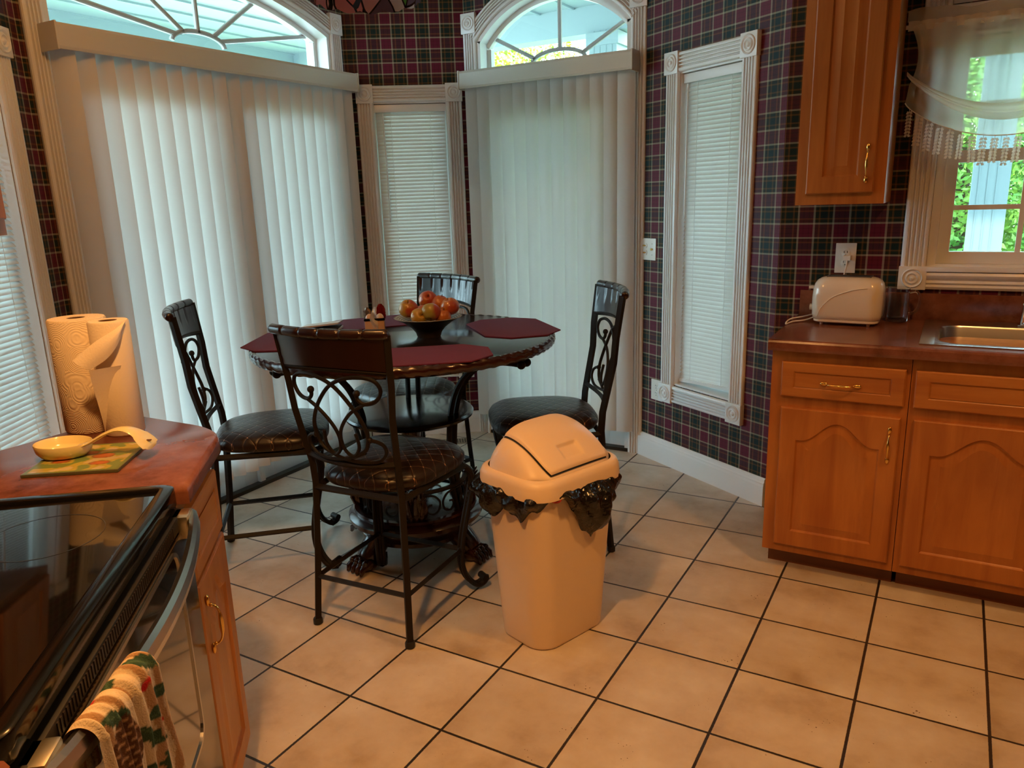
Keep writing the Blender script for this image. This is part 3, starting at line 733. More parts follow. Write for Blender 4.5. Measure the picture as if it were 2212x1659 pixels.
def kitchen_right():
    yf = 1.400; F_ = Matrix.Identity(4)
    # ---- base unit beside the bay
    def unit(x0, x1, label):
        t = thing('base_cabinet', label, 'cabinet', F_)
        b = MB(); b.box(x0, x1, yf, 2.008, 0.078, 0.876, bev=.0015); b.obj('cabinet_body', WOOD, t)
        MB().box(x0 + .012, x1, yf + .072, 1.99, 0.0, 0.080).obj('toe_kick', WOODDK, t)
        return t
    t = unit(1.243, 1.700, 'honey maple base cabinet with one drawer and one arched door under the toaster')
    dr = panel_door(t, 'drawer', 1.281, 1.686, 0.702, 0.832, yf - .019, WOODX, stile=.042, rail=.034, shallow=True, field=.006)
    pull(dr, (1.483, 0.762), True, .115, yf - .019)
    d = panel_door(t, 'door', 1.286, 1.682, 0.113, 0.660, yf - .019, WOOD, stile=.058, rail=.062, rise=.075, toprail=.045)
    pull(d, (1.652, 0.560), False, .115, yf - .019)
    t = unit(1.702, 2.64, 'wide honey maple sink base cabinet with false drawer front and arched doors')
    panel_door(t, 'drawer_front', 1.715, 2.150, 0.702, 0.832, yf - .019, WOODX, stile=.042, rail=.034, shallow=True, field=.006)
    panel_door(t, 'drawer_front', 2.185, 2.62, 0.702, 0.832, yf - .019, WOODX, stile=.042, rail=.034, shallow=True, field=.006)
    panel_door(t, 'door', 1.722, 2.150, 0.113, 0.660, yf - .019, WOOD, stile=.058, rail=.062, rise=.075, toprail=.045)
    panel_door(t, 'door', 2.185, 2.62, 0.113, 0.660, yf - .019, WOOD, stile=.058, rail=.062, rise=.075, toprail=.045)
    # ---- worktop with sink cut-out
    t = thing('countertop', 'red brown laminate countertop with backsplash under the sink window', 'countertop', F_)
    y0, y1 = 1.362, 1.990; sx0, sx1, sy0, sy1 = 1.745, 2.56, 1.455, 1.90; z0, z1 = 0.878, 0.914; xe = 1.232
    b = MB()
    for q in ((xe, sx0, y0 + .012, y1), (sx1, 2.66, y0 + .012, y1), (sx0, sx1, y0 + .012, sy0), (sx0, sx1, sy1, y1)): b.box(q[0], q[1], q[2], q[3], z0 + .002, z1)
    pr = [(z0, .012), (z0 - .004, .006), (z0 - .004, .002), (z0 + .006, 0), (z1 - .010, 0), (z1 - .003, .003), (z1, .012)]
    b.sweep([(xe, y0, 0), (2.66, y0, 0)], pr, [(0, 0, 1)] * 2, [(0, 1, 0)] * 2)
    b.obj('worktop', COUNTER, t)
    MB().box(xe, 2.66, 1.990, 2.011, 0.912, 1.018, bev=.003).obj('backsplash', COUNTER, t)
    # ---- sink
    t = thing('kitchen_sink', 'stainless steel drop-in sink in the countertop under the window', 'sink', F_)
    b = MB()
    def rr(x0, x1, y0, y1, r, n=6):
        out = []
        for (cx_, cy_, a0) in ((x1 - r, y1 - r, 0), (x0 + r, y1 - r, PI / 2), (x0 + r, y0 + r, PI), (x1 - r, y0 + r, 1.5 * PI)):
            for i in range(n + 1): a = a0 + PI / 2 * i / n; out.append((cx_ + r * math.cos(a), cy_ + r * math.sin(a)))
        return out
    def bowl(x0, x1, y0, y1):
        L = [(rr(x0 - .012, x1 + .012, y0 - .012, y1 + .012, .082), .9185), (rr(x0, x1, y0, y1, .075), .9175), (rr(x0 + .004, x1 - .004, y0 + .004, y1 - .004, .072), .911), (rr(x0 + .012, x1 - .012, y0 + .012, y1 - .012, .07), .80), (rr(x0 + .03, x1 - .03, y0 + .03, y1 - .03, .06), .755), (rr(x0 + .06, x1 - .06, y0 + .06, y1 - .06, .04), .748)]
        vs = []; fs = []; m = len(L[0][0])
        for lp, z in L: vs += [(p[0], p[1], z) for p in lp]
        for k in range(len(L) - 1):
            for i in range(m): fs.append((k * m + i, k * m + (i + 1) % m, (k + 1) * m + (i + 1) % m, (k + 1) * m + i))
        fs.append(tuple((len(L) - 1) * m + i for i in range(m)))
        return vs, fs
    for q in ((1.765, 2.135, 1.462, 1.852), (2.175, 2.54, 1.462, 1.852)):
        vs, fs = bowl(*q); b.add(vs, fs, True)
    b.obj('bowl', STEEL, t, auto=50)
    r_ = MB(); X = [(1.712, 1.757), (2.143, 2.167), (2.548, 2.59)]
    for q in X: r_.box(q[0], q[1], 1.425, 1.972, .914, .9185, bev=.0015)
    for (xa, xb) in ((1.757, 2.143), (2.167, 2.548)): r_.box(xa - .002, xb + .002, 1.425, 1.452, .914, .9185, bev=.0015); r_.box(xa - .002, xb + .002, 1.862, 1.972, .914, .9185, bev=.0015)
    for (bx0, bx1) in ((1.753, 2.147), (2.163, 2.552)):   # corner webs
        for (cx_, cy_, sx, sy) in ((bx0, 1.450, 1, 1), (bx1, 1.450, -1, 1), (bx0, 1.864, 1, -1), (bx1, 1.864, -1, -1)):
            r_.add([(cx_, cy_, .9183), (cx_ + sx * .082, cy_, .9183), (cx_ + sx * .05, cy_ + sy * .008, .9183), (cx_ + sx * .024, cy_ + sy * .024, .9183), (cx_ + sx * .008, cy_ + sy * .05, .9183), (cx_, cy_ + sy * .082, .9183)], [(0, 1, 2, 3, 4, 5)])
    r_.obj('rim', STEEL, t)
    t = thing('kitchen_faucet', 'dark kitchen faucet at the right edge of the view behind the sink', 'faucet', at(2.14, 1.905, .9185))
    b = MB(); b.lathe([(.034, 0), (.034, .006), (.026, .012), (.020, .03), (.018, .07)], 20); b.obj('base', CHROME, t)
    MB().tube(cat([(0, 0, .06), (0, 0, .17), (-.01, -.05, .26), (-.02, -.13, .25), (-.025, -.16, .20)]), .011, 10).obj('spout', CHROME, t)
    MB().box(-.125, .12, -.024, .024, 0, .008, bev=.003).obj('deck_plate', CHROME, t)
    MB().tube([(-.105, 0, .008), (-.105, 0, .045), (-.11, -.035, .085)], [.014, .013, .008], 10).obj('lever_handle', CHROME, t)
    # ---- wall cabinet
    t = thing('wall_cabinet', 'honey maple wall cabinet with a tall raised panel door above the toaster', 'cabinet', F_)
    MB().box(1.238, 1.546, 1.700, 2.008, 1.377, 2.32, bev=.002).obj('cabinet_body', WOOD, t)
    d = panel_door(t, 'door', 1.276, 1.508, 1.417, 2.28, 1.681, WOOD, stile=.055, rail=.06, field=.038)
    pull(d, (1.482, 1.520), False, .120, 1.681)

kitchen_right()

# ================================================================== RANGE SIDE (diagonal)
UX, UY = 0.636, -0.772
GX, GY = 0.492, -0.604
RGf = frame(GX, GY, -UX, -UY)         # local x = -t (t toward the camera), y = depth into the counter
def kitchen_left():
    # range: t in 0.002..0.768
    W = 0.766
    t = thing('range', 'black glass-top electric range with stainless oven handle in the foreground', 'stove', RGf)
    def bx(b, t0, t1, d0, d1, z0, z1, bev=0.0): return b.box(-t1, -t0, d0, d1, z0, z1, bev=bev)
    b = MB(); bx(b, .004, W - .002, .012, .60, .02, .895); b.obj('range_body', BLACK, t)
    # glass top with raised rolled edge
    g = MB(); bx(g, .02, W - .015, .004, .585, .900, .9175, .001); g.obj('glass_top', BLACKGLASS, t)
    e = MB(); r = .035; loop = []
    x0, x1, y0, y1 = -(W + .004), .003, -.012, .60
    for (cx_, cy_, a0) in ((x1 - r, y1 - r, 0), (x0 + r, y1 - r, PI / 2), (x0 + r, y0 + r, PI), (x1 - r, y0 + r, 1.5 * PI)):
        for i in range(7): a = a0 + PI / 2 * i / 6; loop.append(((cx_, cy_), (math.cos(a), math.sin(a))))
    pr = [(-.034, .9172), (-.031, .9175), (-.028, .9225), (-.024, .9235), (-.006, .9235), (-.001, .9215), (.0, .917), (.0, .888), (-.004, .884), (-.03, .884)]
    m = len(pr); vs = []; fs = []
    for (c, nn) in loop:
        for (w, z) in pr: vs.append((c[0] + nn[0] * (r + w), c[1] + nn[1] * (r + w), z))
    n = len(loop)
    for i in range(n):
        for k in range(m - 1): fs.append((i * m + k, ((i + 1) % n) * m + k, ((i + 1) % n) * m + k + 1, i * m + k + 1))
    e.add(vs, fs, True); e.obj('cooktop_rim', BLACK, t, auto=50)
    # burner ring marks
    for (tt, dd, rr_) in ((.20, .42, .075), (.56, .42, .095), (.20, .16, .095), (.56, .16, .075)):
        q = MB(); q.lathe([(rr_, .9177), (rr_, .9179), (rr_ - .0016, .9179), (rr_ - .0016, .9177)], 40, cx=-tt, cy=dd, caps=False); q.obj('burner_ring', simple('ring_grey', (.03, .03, .03), .3), t)
    # vent strip
    v = MB(); bx(v, .006, W - .004, -.018, .02, .846, .874, .002); vs_ = v.obj('vent_strip', BLACKM, t)
    sl = MB()
    for i in range(58):
        tt = .10 + i * .0098; bx(sl, tt, tt + .0045, -.0195, -.0175, .850, .870)
    sl.obj('vent_ribs', simple('vent_rib_brown', (.022, .014, .010), .4), vs_)
    # oven door
    dr = MB(); bx(dr, .004, W - .004, -.022, .010, .245, .842, .004); door = dr.obj('oven_door', OVENSIDE, t)
    def rrect(t0, t1, z0, z1, r, n=6):
        out = []
        for (ct, cz, a0) in ((t1 - r, z1 - r, 0), (t0 + r, z1 - r, PI / 2), (t0 + r, z0 + r, PI), (t1 - r, z0 + r, 1.5 * PI)):
            for i in range(n + 1): a = a0 + PI / 2 * i / n; out.append((ct + r * math.cos(a), cz + r * math.sin(a)))
        return out
    w = MB(); lp = rrect(.118, W - .118, .435, .835, .035); w.add([(-p[0], -.0235, p[1]) for p in lp], [tuple(range(len(lp)))]); w.obj('window', MIRROR, door)
    o1 = rrect(.112, W - .112, .429, .839, .038); o2 = rrect(.119, W - .119, .436, .832, .033)
    fr = MB(); m = len(o1); vs = []
    for lp, dd in ((o1, -.0225), (o1, -.0265), (o2, -.0265), (o2, -.0225)): vs += [(-p[0], dd, p[1]) for p in lp]
    fr.add(vs, [(k * m + i, k * m + (i + 1) % m, (k + 1) * m + (i + 1) % m, (k + 1) * m + i) for k in range(3) for i in range(m)]); fr.obj('window_trim', STEEL, door)
    # bowed handle
    hb = MB(); pts = []; rs = []
    for i in range(33):
        s_ = i / 32; tt = .006 + .735 * s_; d_ = -.030 - .044 * math.sin(PI * s_) ** 0.8
        pts.append((-tt, d_, .850 - .004 * math.sin(PI * s_)))
    b = MB(); prf = [(-.020, -.004), (-.014, -.011), (0, -.014), (.014, -.011), (.020, -.004), (.016, .005), (-.016, .005)]
    b.sweep(pts, prf, [(0, 0, 1)] * 33, [(0, 1, 0)] * 33); 
    ho = b.obj('handle', STEEL, door)
    for tt in (.010, .692):
        k = MB(); bx(k, tt, tt + .050, -.036, -.002, .828, .874, .005); k.obj('handle_bracket', simple('brushed_nickel', (.70, .62, .46), .3, 1.0), ho)
    # storage drawer
    dw = MB(); bx(dw, .004, W - .004, -.020, .010, .05, .238, .004); dwo = dw.obj('storage_drawer', OVENSIDE, t)
    k = MB(); k.tube([(-.045, -.052, .232), (-.36, -.066, .232), (-(W - .045), -.052, .232)], .015, 10); bx(k, .03, .06, -.052, -.018, .220, .244, .004); bx(k, W - .06, W - .03, -.052, -.018, .220, .244, .004)
    k.obj('drawer_handle', simple('blue_grey_metal', (.22, .25, .27), .35, .6), dwo)
    # kick
    # ---- base cabinet at the far end
    CL = 0.300
    t = thing('base_cabinet', 'honey maple end cabinet with a drawer and arched door beyond the range', 'cabinet', RGf)
    b = MB()
    b.prism([(0.001, -.002), (CL - .012, -.002), (CL + .20, .20), (CL + .26, .38), (.001, .42)], 0.10, .876); b.obj('cabinet_body', WOOD, t)
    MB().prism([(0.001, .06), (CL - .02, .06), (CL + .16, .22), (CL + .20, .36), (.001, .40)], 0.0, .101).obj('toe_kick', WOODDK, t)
    panel_door(t, 'drawer', .006, CL - .010, .702, .850, -.022, WOODX, stile=.036, rail=.034, shallow=True, field=.006)
    d = panel_door(t, 'door', .006, CL - .010, .120, .690, -.022, WOOD, stile=.050, rail=.055, rise=.06, toprail=.045)
    pull(d, (.040, .585), False, .120, -.022)
    # ---- countertop around it (world coordinates)
    t = thing('countertop', 'red brown laminate countertop beyond the range holding the paper towels', 'countertop')
    A = Vector((GX, GY)) + Vector((.772, .636)) * .028; u = Vector((UX, UY))
    p_front0 = A - u * .0; p_front1 = A - u * .335
    P = [Vector((-.11, -.27)), Vector((.150, -.27))]
    c0 = P[1]; c1 = p_front1
    # rounded nose between the end edge and the diagonal edge
    nose = []
    ctrl = Vector((.245, -.27))
    for i in range(9): s_ = i / 8; nose.append(c0 * (1 - s_) ** 2 + ctrl * 2 * s_ * (1 - s_) + c1 * s_ ** 2)
    inner = Vector((GX, GY)) - Vector((.772, .636)) * .62
    poly = [Vector((-.11, -.275)) ] + nose + [p_front0 + u * .0 - u * .006, Vector((GX, GY)) - Vector((.772, .636)) * .62 - u * .006, Vector((-.11, -1.02))]
    # edge profile via stacked loops
    def inset(poly, d):
        out = []; n = len(poly); ar = sum(poly[i].x * poly[(i + 1) % n].y - poly[(i + 1) % n].x * poly[i].y for i in range(n)); sg = 1 if ar > 0 else -1
        for i in range(n):
            a, b_, c = poly[i - 1], poly[i], poly[(i + 1) % n]
            e1 = (b_ - a).normalized(); e2 = (c - b_).normalized(); n1 = Vector((-e1.y, e1.x)) * sg; n2 = Vector((-e2.y, e2.x)) * sg
            k = (n1 + n2); k = k / max(.3, k.dot(n1)) if k.length > 1e-6 else n1
            out.append(b_ + k * d)
        return out
    b = MB(); vs = []; fs = []; lv = [(.010, .872), (.0, .876), (.0, .900), (.003, .909), (.010, .914)]
    m = len(poly)
    for d_, z in lv: vs += [(p.x, p.y, z) for p in inset(poly, d_)]
    for k in range(len(lv) - 1):
        for i in range(m): fs.append((k * m + i, k * m + (i + 1) % m, (k + 1) * m + (i + 1) % m, (k + 1) * m + i))
    fs.append(tuple(range(m))); fs.append(tuple((len(lv) - 1) * m + i for i in range(m)))
    b.add(vs, fs, True); b.obj('worktop', COUNTER, t, auto=50)
    # near countertop on this side of the range
    t = thing('countertop', 'corner of red brown countertop at the bottom left edge of the view', 'countertop', RGf)
    b = MB(); pl = [(-.776, -.03 + .03), (-.78, -.03 + .012), (-.79, -.03 + .002), (-.81, -.03), (-1.15, -.03), (-1.15, .60), (-.776, .60)]
    b.prism(pl, .878, .914); b.obj('worktop', COUNTER, t)
    tt = thing('base_cabinet', 'honey maple cabinet under the near countertop corner, mostly out of view', 'cabinet', RGf)
    MB().box(-1.14, -.776, .0, .58, 0.0, .876).obj('cabinet_body', WOOD, tt)
    # wall cabinet hanging at the left edge of the view
    t = thing('wall_cabinet', 'honey maple wall cabinet hanging at the left edge of the view', 'cabinet', frame(.10, -.95, -UX, -UY))
    b = MB(); x0, x1 = .02, .765; b.box(x0 - .0, x1, .0, .30, 1.395, 2.30, bev=.002); b.obj('cabinet_body', WOOD, t)
    panel_door(t, 'door', .40, x1 - .03, 1.435, 2.26, -.019, WOOD, stile=.055, rail=.06, field=.038)
kitchen_left()

# ================================================================== TABLE
TX, TY = -0.10, 0.95
def dining_table():
    t = thing('dining_table', 'round counter-height pedestal table with dark top, rope edge and carved paw feet', 'table', at(TX, TY))
    zt = 0.915
    b = MB(); b.lathe([(0.0, zt - .022), (.585, zt - .022), (.590, zt - .016), (.590, zt - .004), (.584, zt), (0.0, zt)], 96); b.obj('tabletop', DKWOOD, t, auto=35)
    # rope twist edge
    n = 1100; m = 10; vs = []; fs = []
    for i in range(n):
        a = 2 * PI * i / n
        for k in range(m):
            ph = 2 * PI * k / m
            rr = .0185 + .0013 * math.cos(74 * a + 2 * ph)
            vs.append(((.592 + rr * .75 * math.cos(ph)) * math.cos(a), (.592 + rr * .75 * math.cos(ph)) * math.sin(a), zt - .018 + rr * 1.05 * math.sin(ph)))
    for i in range(n):
        for k in range(m): fs.append((i * m + k, ((i + 1) % n) * m + k, ((i + 1) % n) * m + (k + 1) % m, i * m + (k + 1) % m))
    MB().add(vs, fs, True).obj('rope_edge', MAHOG, t)
    b = MB(); b.lathe([(0, zt - .05), (.545, zt - .05), (.56, zt - .042), (.56, zt - .022), (0, zt - .022)], 64); b.obj('apron', MAHOG, t, auto=35)
    for k, adeg in enumerate((4, 122, 238)):
        a = math.radians(adeg); ca, sa = math.cos(a), math.sin(a)
        br = MB()
        for off in (-.020, .020):
            pts = cat([(.525, .836), (.47, .840), (.39, .835), (.31, .800), (.250, .735), (.215, .65), (.198, .55), (.192, .42), (.200, .30), (.215, .20)], 5)
            spread = [off * (1.0 + .25 * (1 - i / len(pts))) for i in range(len(pts))]
            br.tube([(p.x * ca - s_ * sa, p.x * sa + s_ * ca, p.y) for p, s_ in zip(pts, spread)], .0115, n=8)
            e = pts[0]; br.ball((e.x * ca - off * 1.25 * sa, e.x * sa + off * 1.25 * ca, e.y), .017, 8)
            pts2 = cat([(.47, .868), (.40, .866), (.335, .842), (.285, .79)], 5)
            br.tube([(p.x * ca - off * .8 * sa, p.x * sa + off * .8 * ca, p.y) for p in pts2], .009, n=6)
        br.obj('bracket', DARKMETAL, t)
    b = MB(); b.lathe([(0, .583), (.250, .583), (.262, .589), (.264, .598), (.258, .606), (.245, .609), (0, .609)], 64); b.obj('middle_shelf', DKWOOD, t, auto=35)
    b = MB(); b.lathe([(.036, .195), (.050, .21), (.036, .24), (.030, .30), (.034, .45), (.042, .52), (.055, .56), (.060, .583)], 28); b.obj('column', MAHOG, t)
    # turned base
    b = MB(); b.lathe([(0, .085), (.215, .085), (.235, .095), (.238, .112), (.225, .122), (.232, .130), (.262, .142), (.281, .160), (.283, .178), (.272, .192), (.258, .197), (.262, .205), (.258, .214), (.240, .216), (.232, .208), (0, .206)], 72)
    b.obj('pedestal_base', MAHOG, t, auto=35)
    MB().lathe([(.212, .313), (.224, .313), (.228, .319), (.224, .327), (.212, .327), (.208, .320), (.212, .313)], 64).obj('ring_rail', DARKMETAL, t)
    b = MB()
    for k in range(8):
        a0 = math.radians(-8 + 45 * k + 6)
        for sgn in (-1, 1):
            pts = cat([(0, .305), (.055, .30), (.085, .27), (.078, .235), (.050, .222), (.026, .236), (.030, .258), (.048, .262)], 4)
            P3 = []
            for p in pts:
                aa = a0 + sgn * p.x / .218 * 0.92; P3.append((.218 * math.cos(aa), .218 * math.sin(aa), p.y))
            b.tube(P3, .005, n=6)
    b.obj('scrollwork', DARKMETAL, t)
    # acanthus carvings
    for k in range(4):
        a = math.radians(37 + 90 * k)
        m = Matrix.Rotation(a, 4, 'Z') @ Matrix.Translation((.226, 0, .205))
        b = MB()
        b.lathe([(.020, 0), (.034, .02), (.040, .05), (.034, .085), (.026, .11), (.030, .125), (.018, .135), (0, .136)], 36, mat=m @ Matrix.Diagonal((.75, 1.15, 1, 1)), mod=lambda aa, i: 1 + .13 * math.cos(9 * aa + i * .35))
        for q in (-1, 0, 1):
            b.tube([m @ Vector((.022, q * .02, .01)), m @ Vector((.036, q * .026, .05)), m @ Vector((.030, q * .034, .10)), m @ Vector((.044, q * .044, .118))], [.007, .009, .006, .003], 6)
        b.obj('acanthus_carving', MAHOG, t)
    # paw feet
    for k in range(4):
        a = math.radians(-2 + 90 * k + (-9 if k == 3 else 0)); m = Matrix.Rotation(a, 4, 'Z') @ Matrix.Translation((.205, 0, 0))
        b = MB()
        P = cat([(-.045, 0, .125), (.005, 0, .110), (.050, 0, .075), (.085, 0, .045)], 5)
        rs = [.036 + .012 * math.sin(PI * i / (len(P) - 1)) for i in range(len(P))]
        b.tube([m @ p for p in P], rs, 14, flat=1.15)
        b.ball((.080, 0, .034), 1, 10, (.048, .052, .033), mat=m)
        for j, q in enumerate((-1.5, -.5, .5, 1.5)):
            fy = q * .024
            b.tube([m @ Vector((.080, fy * .9, .052)), m @ Vector((.112, fy * 1.05, .046)), m @ Vector((.136, fy * 1.12, .028)), m @ Vector((.142, fy * 1.12, .012))], [.013, .0145, .013, .008], 9)
            b.ball((.118, fy * 1.07, .048), .0135, 8, mat=m)
            b.ball((.143, fy * 1.12, .012), .0075, 8, mat=m)
        for q in (-1, 1):
            b.tube([m @ Vector((-.01, q * .03, .10)), m @ Vector((.03, q * .046, .075)), m @ Vector((.05, q * .052, .045)), m @ Vector((.035, q * .058, .03))], [.010, .010, .008, .004], 7)
        b.obj('paw_foot', MAHOG, t)
dining_table()

# ================================================================== CHAIRS
def mat_seat():
    m, nt, b = mk('quilted_brown_vinyl')
    tc = N(nt, 'ShaderNodeTexCoord'); sp = N(nt, 'ShaderNodeSeparateXYZ'); nt.links.new(tc.outputs['Object'], sp.inputs[0])
    S = 0.0605; ds = []; nd = []
    for op in ('ADD', 'SUBTRACT'):
        v = math_(nt, 'DIVIDE', math_(nt, op, sp.outputs[0], sp.outputs[1]), S); f = math_(nt, 'FRACT', v)
        ds.append(math_(nt, 'MINIMUM', f, math_(nt, 'SUBTRACT', 1.0, f)))
    line = math_(nt, 'LESS_THAN', math_(nt, 'MINIMUM', ds[0], ds[1]), 0.010)
    stud = math_(nt, 'LESS_THAN', math_(nt, 'MAXIMUM', ds[0], ds[1]), 0.045)
    mx = N(nt, 'ShaderNodeMix', data_type='RGBA'); mx.inputs[6].default_value = (.015, .008, .007, 1); mx.inputs[7].default_value = (.13, .065, .032, 1); nt.links.new(line, mx.inputs[0])
    m2 = N(nt, 'ShaderNodeMix', data_type='RGBA'); nt.links.new(stud, m2.inputs[0]); nt.links.new(mx.outputs[2], m2.inputs[6]); m2.inputs[7].default_value = (.42, .24, .13, 1)
    nt.links.new(m2.outputs[2], b.inputs['Base Color']); b.inputs['Roughness'].default_value = .33
    h = N(nt, 'ShaderNodeMapRange'); h.inputs[1].default_value = 0.0; h.inputs[2].default_value = .16; nt.links.new(math_(nt, 'MINIMUM', ds[0], ds[1]), h.inputs[0])
    bp = N(nt, 'ShaderNodeBump'); bp.inputs['Strength'].default_value = .35; bp.inputs['Distance'].default_value = .003; nt.links.new(math_(nt, 'POWER', h.outputs[0], .5), bp.inputs['Height']); nt.links.new(bp.outputs[0], b.inputs['Normal'])
    return m
SEATM = mat_seat()
PK = [(0.0, .193, -.228), (.25, .183, -.206), (.52, .174, -.190), (.60, .174, -.196), (.80, .191, -.236), (.90, .200, -.243), (1.085, .214, -.268)]
def post(z):
    for i in range(len(PK) - 1):
        if z <= PK[i + 1][0] or i == len(PK) - 2:
            t = (z - PK[i][0]) / (PK[i + 1][0] - PK[i][0]); return PK[i][1] + (PK[i + 1][1] - PK[i][1]) * t, PK[i][2] + (PK[i + 1][2] - PK[i][2]) * t
def make_chair(label):
    t = thing('dining_chair', label, 'chair')
    # seat cushion
    def wy(y): return .192 + (.238 - .192) * min(1, max(0, (y + .20) / .42))
    b = MB(); prof = [(.86, .518), (.955, .524), (1.0, .540), (.995, .556), (.95, .572), (.86, .585), (.72, .594), (.52, .600), (.30, .603), (0.001, .604)]
    n = 72; vs = []; fs = []
    for (k, z) in prof:
        for i in range(n):
            a = 2 * PI * i / n; c, s_ = math.cos(a), math.sin(a); e = 0.62
            yy = .225 * math.copysign(abs(s_) ** e, s_) * k + .022
            xx = wy(yy) * math.copysign(abs(c) ** e, c) * k
            vs.append((xx, yy, z))
    for j in range(len(prof) - 1):
        for i in range(n): fs.append((j * n + i, j * n + (i + 1) % n, (j + 1) * n + (i + 1) % n, (j + 1) * n + i))
    fs.append(tuple(reversed(range(n)))); b.add(vs, fs, True); b.obj('seat_cushion', SEATM, t)
    fr = MB()
    ring = [(-.174, -.190), (.174, -.190), (.205, .17), (.17, .215), (-.17, .215), (-.205, .17)]
    for i in range(6):
        p, q = ring[i], ring[(i + 1) % 6]; fr.tube([(p[0], p[1], .508), (q[0], q[1], .508)], .0125, n=4)
    fr.obj('seat_frame', DARKMETAL, t)
    # rear legs running up into the back posts
    for s_ in (-1, 1):
        b = MB(); zs = [0.012, .12, .25, .40, .52, .60, .70, .80, .90, 1.0, 1.066]; pts = []
        for z in zs: x, y = post(z); pts.append((s_ * x, y, z))
        b.tube(pts, .0145, n=4); lg = b.obj('rear_leg', DARKMETAL, t)
        x, y = post(0); MB().lathe([(.013, 0), (.017, .003), (.017, .018), (.014, .024)], 12, cx=s_ * x, cy=y).obj('foot_cap', BLACKM, lg)
    # front cabriole legs of bundled rods
    for s_ in (-1, 1):
        b = MB(); d = Vector((s_ * .55, .83, 0)).normalized(); sd = Vector((-d.y, d.x, 0)); o = Vector((s_ * .178, .150, 0))
        pts = cat([(-.035, .512), (.010, .517), (.052, .492), (.066, .450), (.058, .395), (.036, .310), (.016, .220), (.008, .150), (.016, .090), (.040, .045), (.072, .022), (.100, .030), (.108, .048)], 4)
        for w, dr in ((-.012, 0), (0, .006), (.012, 0)):
            m = len(pts); rs = [.0085 * (1.0 if i < m * .8 else 1.15) for i in range(m)]
            b.tube([o + d * (p.x + dr) + sd * w + Vector((0, 0, p.y)) for p in pts], rs, n=7)
        for q in range(5):
            pz = .415 - q * .016; rr_ = .056 - q * .003
            for w in (-1, 1): b.tube([o + d * rr_ + Vector((0, 0, pz)), o + d * (rr_ + .012) + sd * w * .010 + Vector((0, 0, pz + .012)), o + d * (rr_ + .008) + sd * w * .020 + Vector((0, 0, pz + .004))], [.004, .005, .002], 5)
        b.ball(tuple(o + d * .010 + Vector((0, 0, .175))), .015, 8)
        lg = b.obj('front_leg', DARKMETAL, t)
        c = MB(); e = o + d * .100 + Vector((0, 0, .046)); c.tube([e - sd * .022, e + sd * .022], .0135, n=10)
        c.tube([o + d * .078 + Vector((0, 0, .018)), o + d * .092 + Vector((0, 0, .020)), e], [.014, .014, .012], n=8)
        c.obj('scroll_foot', DARKMETAL, lg)
    # stretchers
    def st(p, q):
        MB().tube([p, q], .0105, n=4).obj('stretcher', DARKMETAL, t)
    z = .180; x, y = post(z); fx, fy = .186, .166
    st((-x, y, z), (x, y, z)); st((-x, y, z), (-fx, fy, z)); st((x, y, z), (fx, fy, z)); st((-fx, fy, z), (fx, fy, z))
    # lower back rail, crest rail
    def bow(u): return -.042 * (1 - u * u)
    b = MB(); x, y = post(.634); pts = [(x * (i / 8 - 1), y + bow(i / 8 - 1) * .6, .634 - .010 * (1 - (i / 8 - 1) ** 2)) for i in range(17)]
    b.tube(pts, .0115, n=4); b.obj('lower_back_rail', DARKMETAL, t)
    b = MB(); x, y = post(.944); b.tube([((x - .004) * (i / 8 - 1), y + bow(i / 8 - 1), .944 + .012 * (1 - (i / 8 - 1) ** 2)) for i in range(17)], .010, n=4); b.obj('upper_back_rail', DARKMETAL, t)
    # crest panel (fluted on the front)
    nx, nz = 96, 10; front = []; 
    def cp(u, v, side):
        z = .950 + (1.058 - .950) * v; z += .012 * (1 - (2 * u - 1) ** 2) * (1 - v)
        x, y = post(z); uu = 2 * u - 1; yy = y + bow(uu) + side * .009
        if side > 0:
            g = max(0, math.cos(uu * PI * 6.5)) ** 8 * min(1, max(0, (v - .35) * 3)); yy -= .006 * g
        return (x * .985 * uu, yy, z)
    b = MB(); b.grid(nx, nz, lambda u, v: cp(u, v, 1)); b.grid(24, 4, lambda u, v: cp(u, v, -1))
    for vv in (0, 1):
        vs = []
        for i in range(25): vs += [cp(i / 24, vv, .999), cp(i / 24, vv, -1)]
        b.add(vs, [(2 * i, 2 * i + 1, 2 * i + 3, 2 * i + 2) for i in range(24)])
    for uu in (0, 1):
        b.add([cp(uu, 0, .999), cp(uu, 0, -1), cp(uu, 1, -1), cp(uu, 1, .999)], [(0, 1, 2, 3)])
    b.obj('crest_panel', CREST, t, fixn=False)
    b = MB(); pts = []; rs = []; nn = 120
    for i in range(nn + 1):
        u = 2 * i / nn - 1; x, y = post(1.068); g = max(0, math.cos(u * PI * 6)) ** 14
        pts.append((u * (x + .010), y + bow(u) - .004, 1.068)); rs.append(.0165 - .0035 * g - (.002 if abs(u) > .985 else 0))
    b.tube(pts, rs, n=12); b.obj('crest_roll', CREST, t, auto=60)
    # scrollwork: traced in panel units, mirrored left-right
    A = [(525, 362), (530, 392), (560, 411), (603, 396), (622, 350), (600, 305), (545, 286), (470, 295), (400, 335), (345, 415), (313, 500), (310, 570), (335, 635), (378, 668)]
    B = [(560, 411), (500, 455), (457, 520), (443, 580), (455, 640), (484, 674), (508, 668), (525, 625), (514, 560)]
    C_ = [(345, 655), (430, 690), (520, 706), (598, 700), (634, 660), (630, 618), (604, 596), (572, 588)]
    def mp(p, mir):
        c = 402 + (p[1] - 260) / 450 * 52; x = (p[0] - c) * .00080; z = .938 - (p[1] - 275) / 430 * .298
        x = -x if mir else x; w, y = post(z); x = max(-w + .012, min(w - .012, x)); return (x, y + bow(x / w) * .8, z)
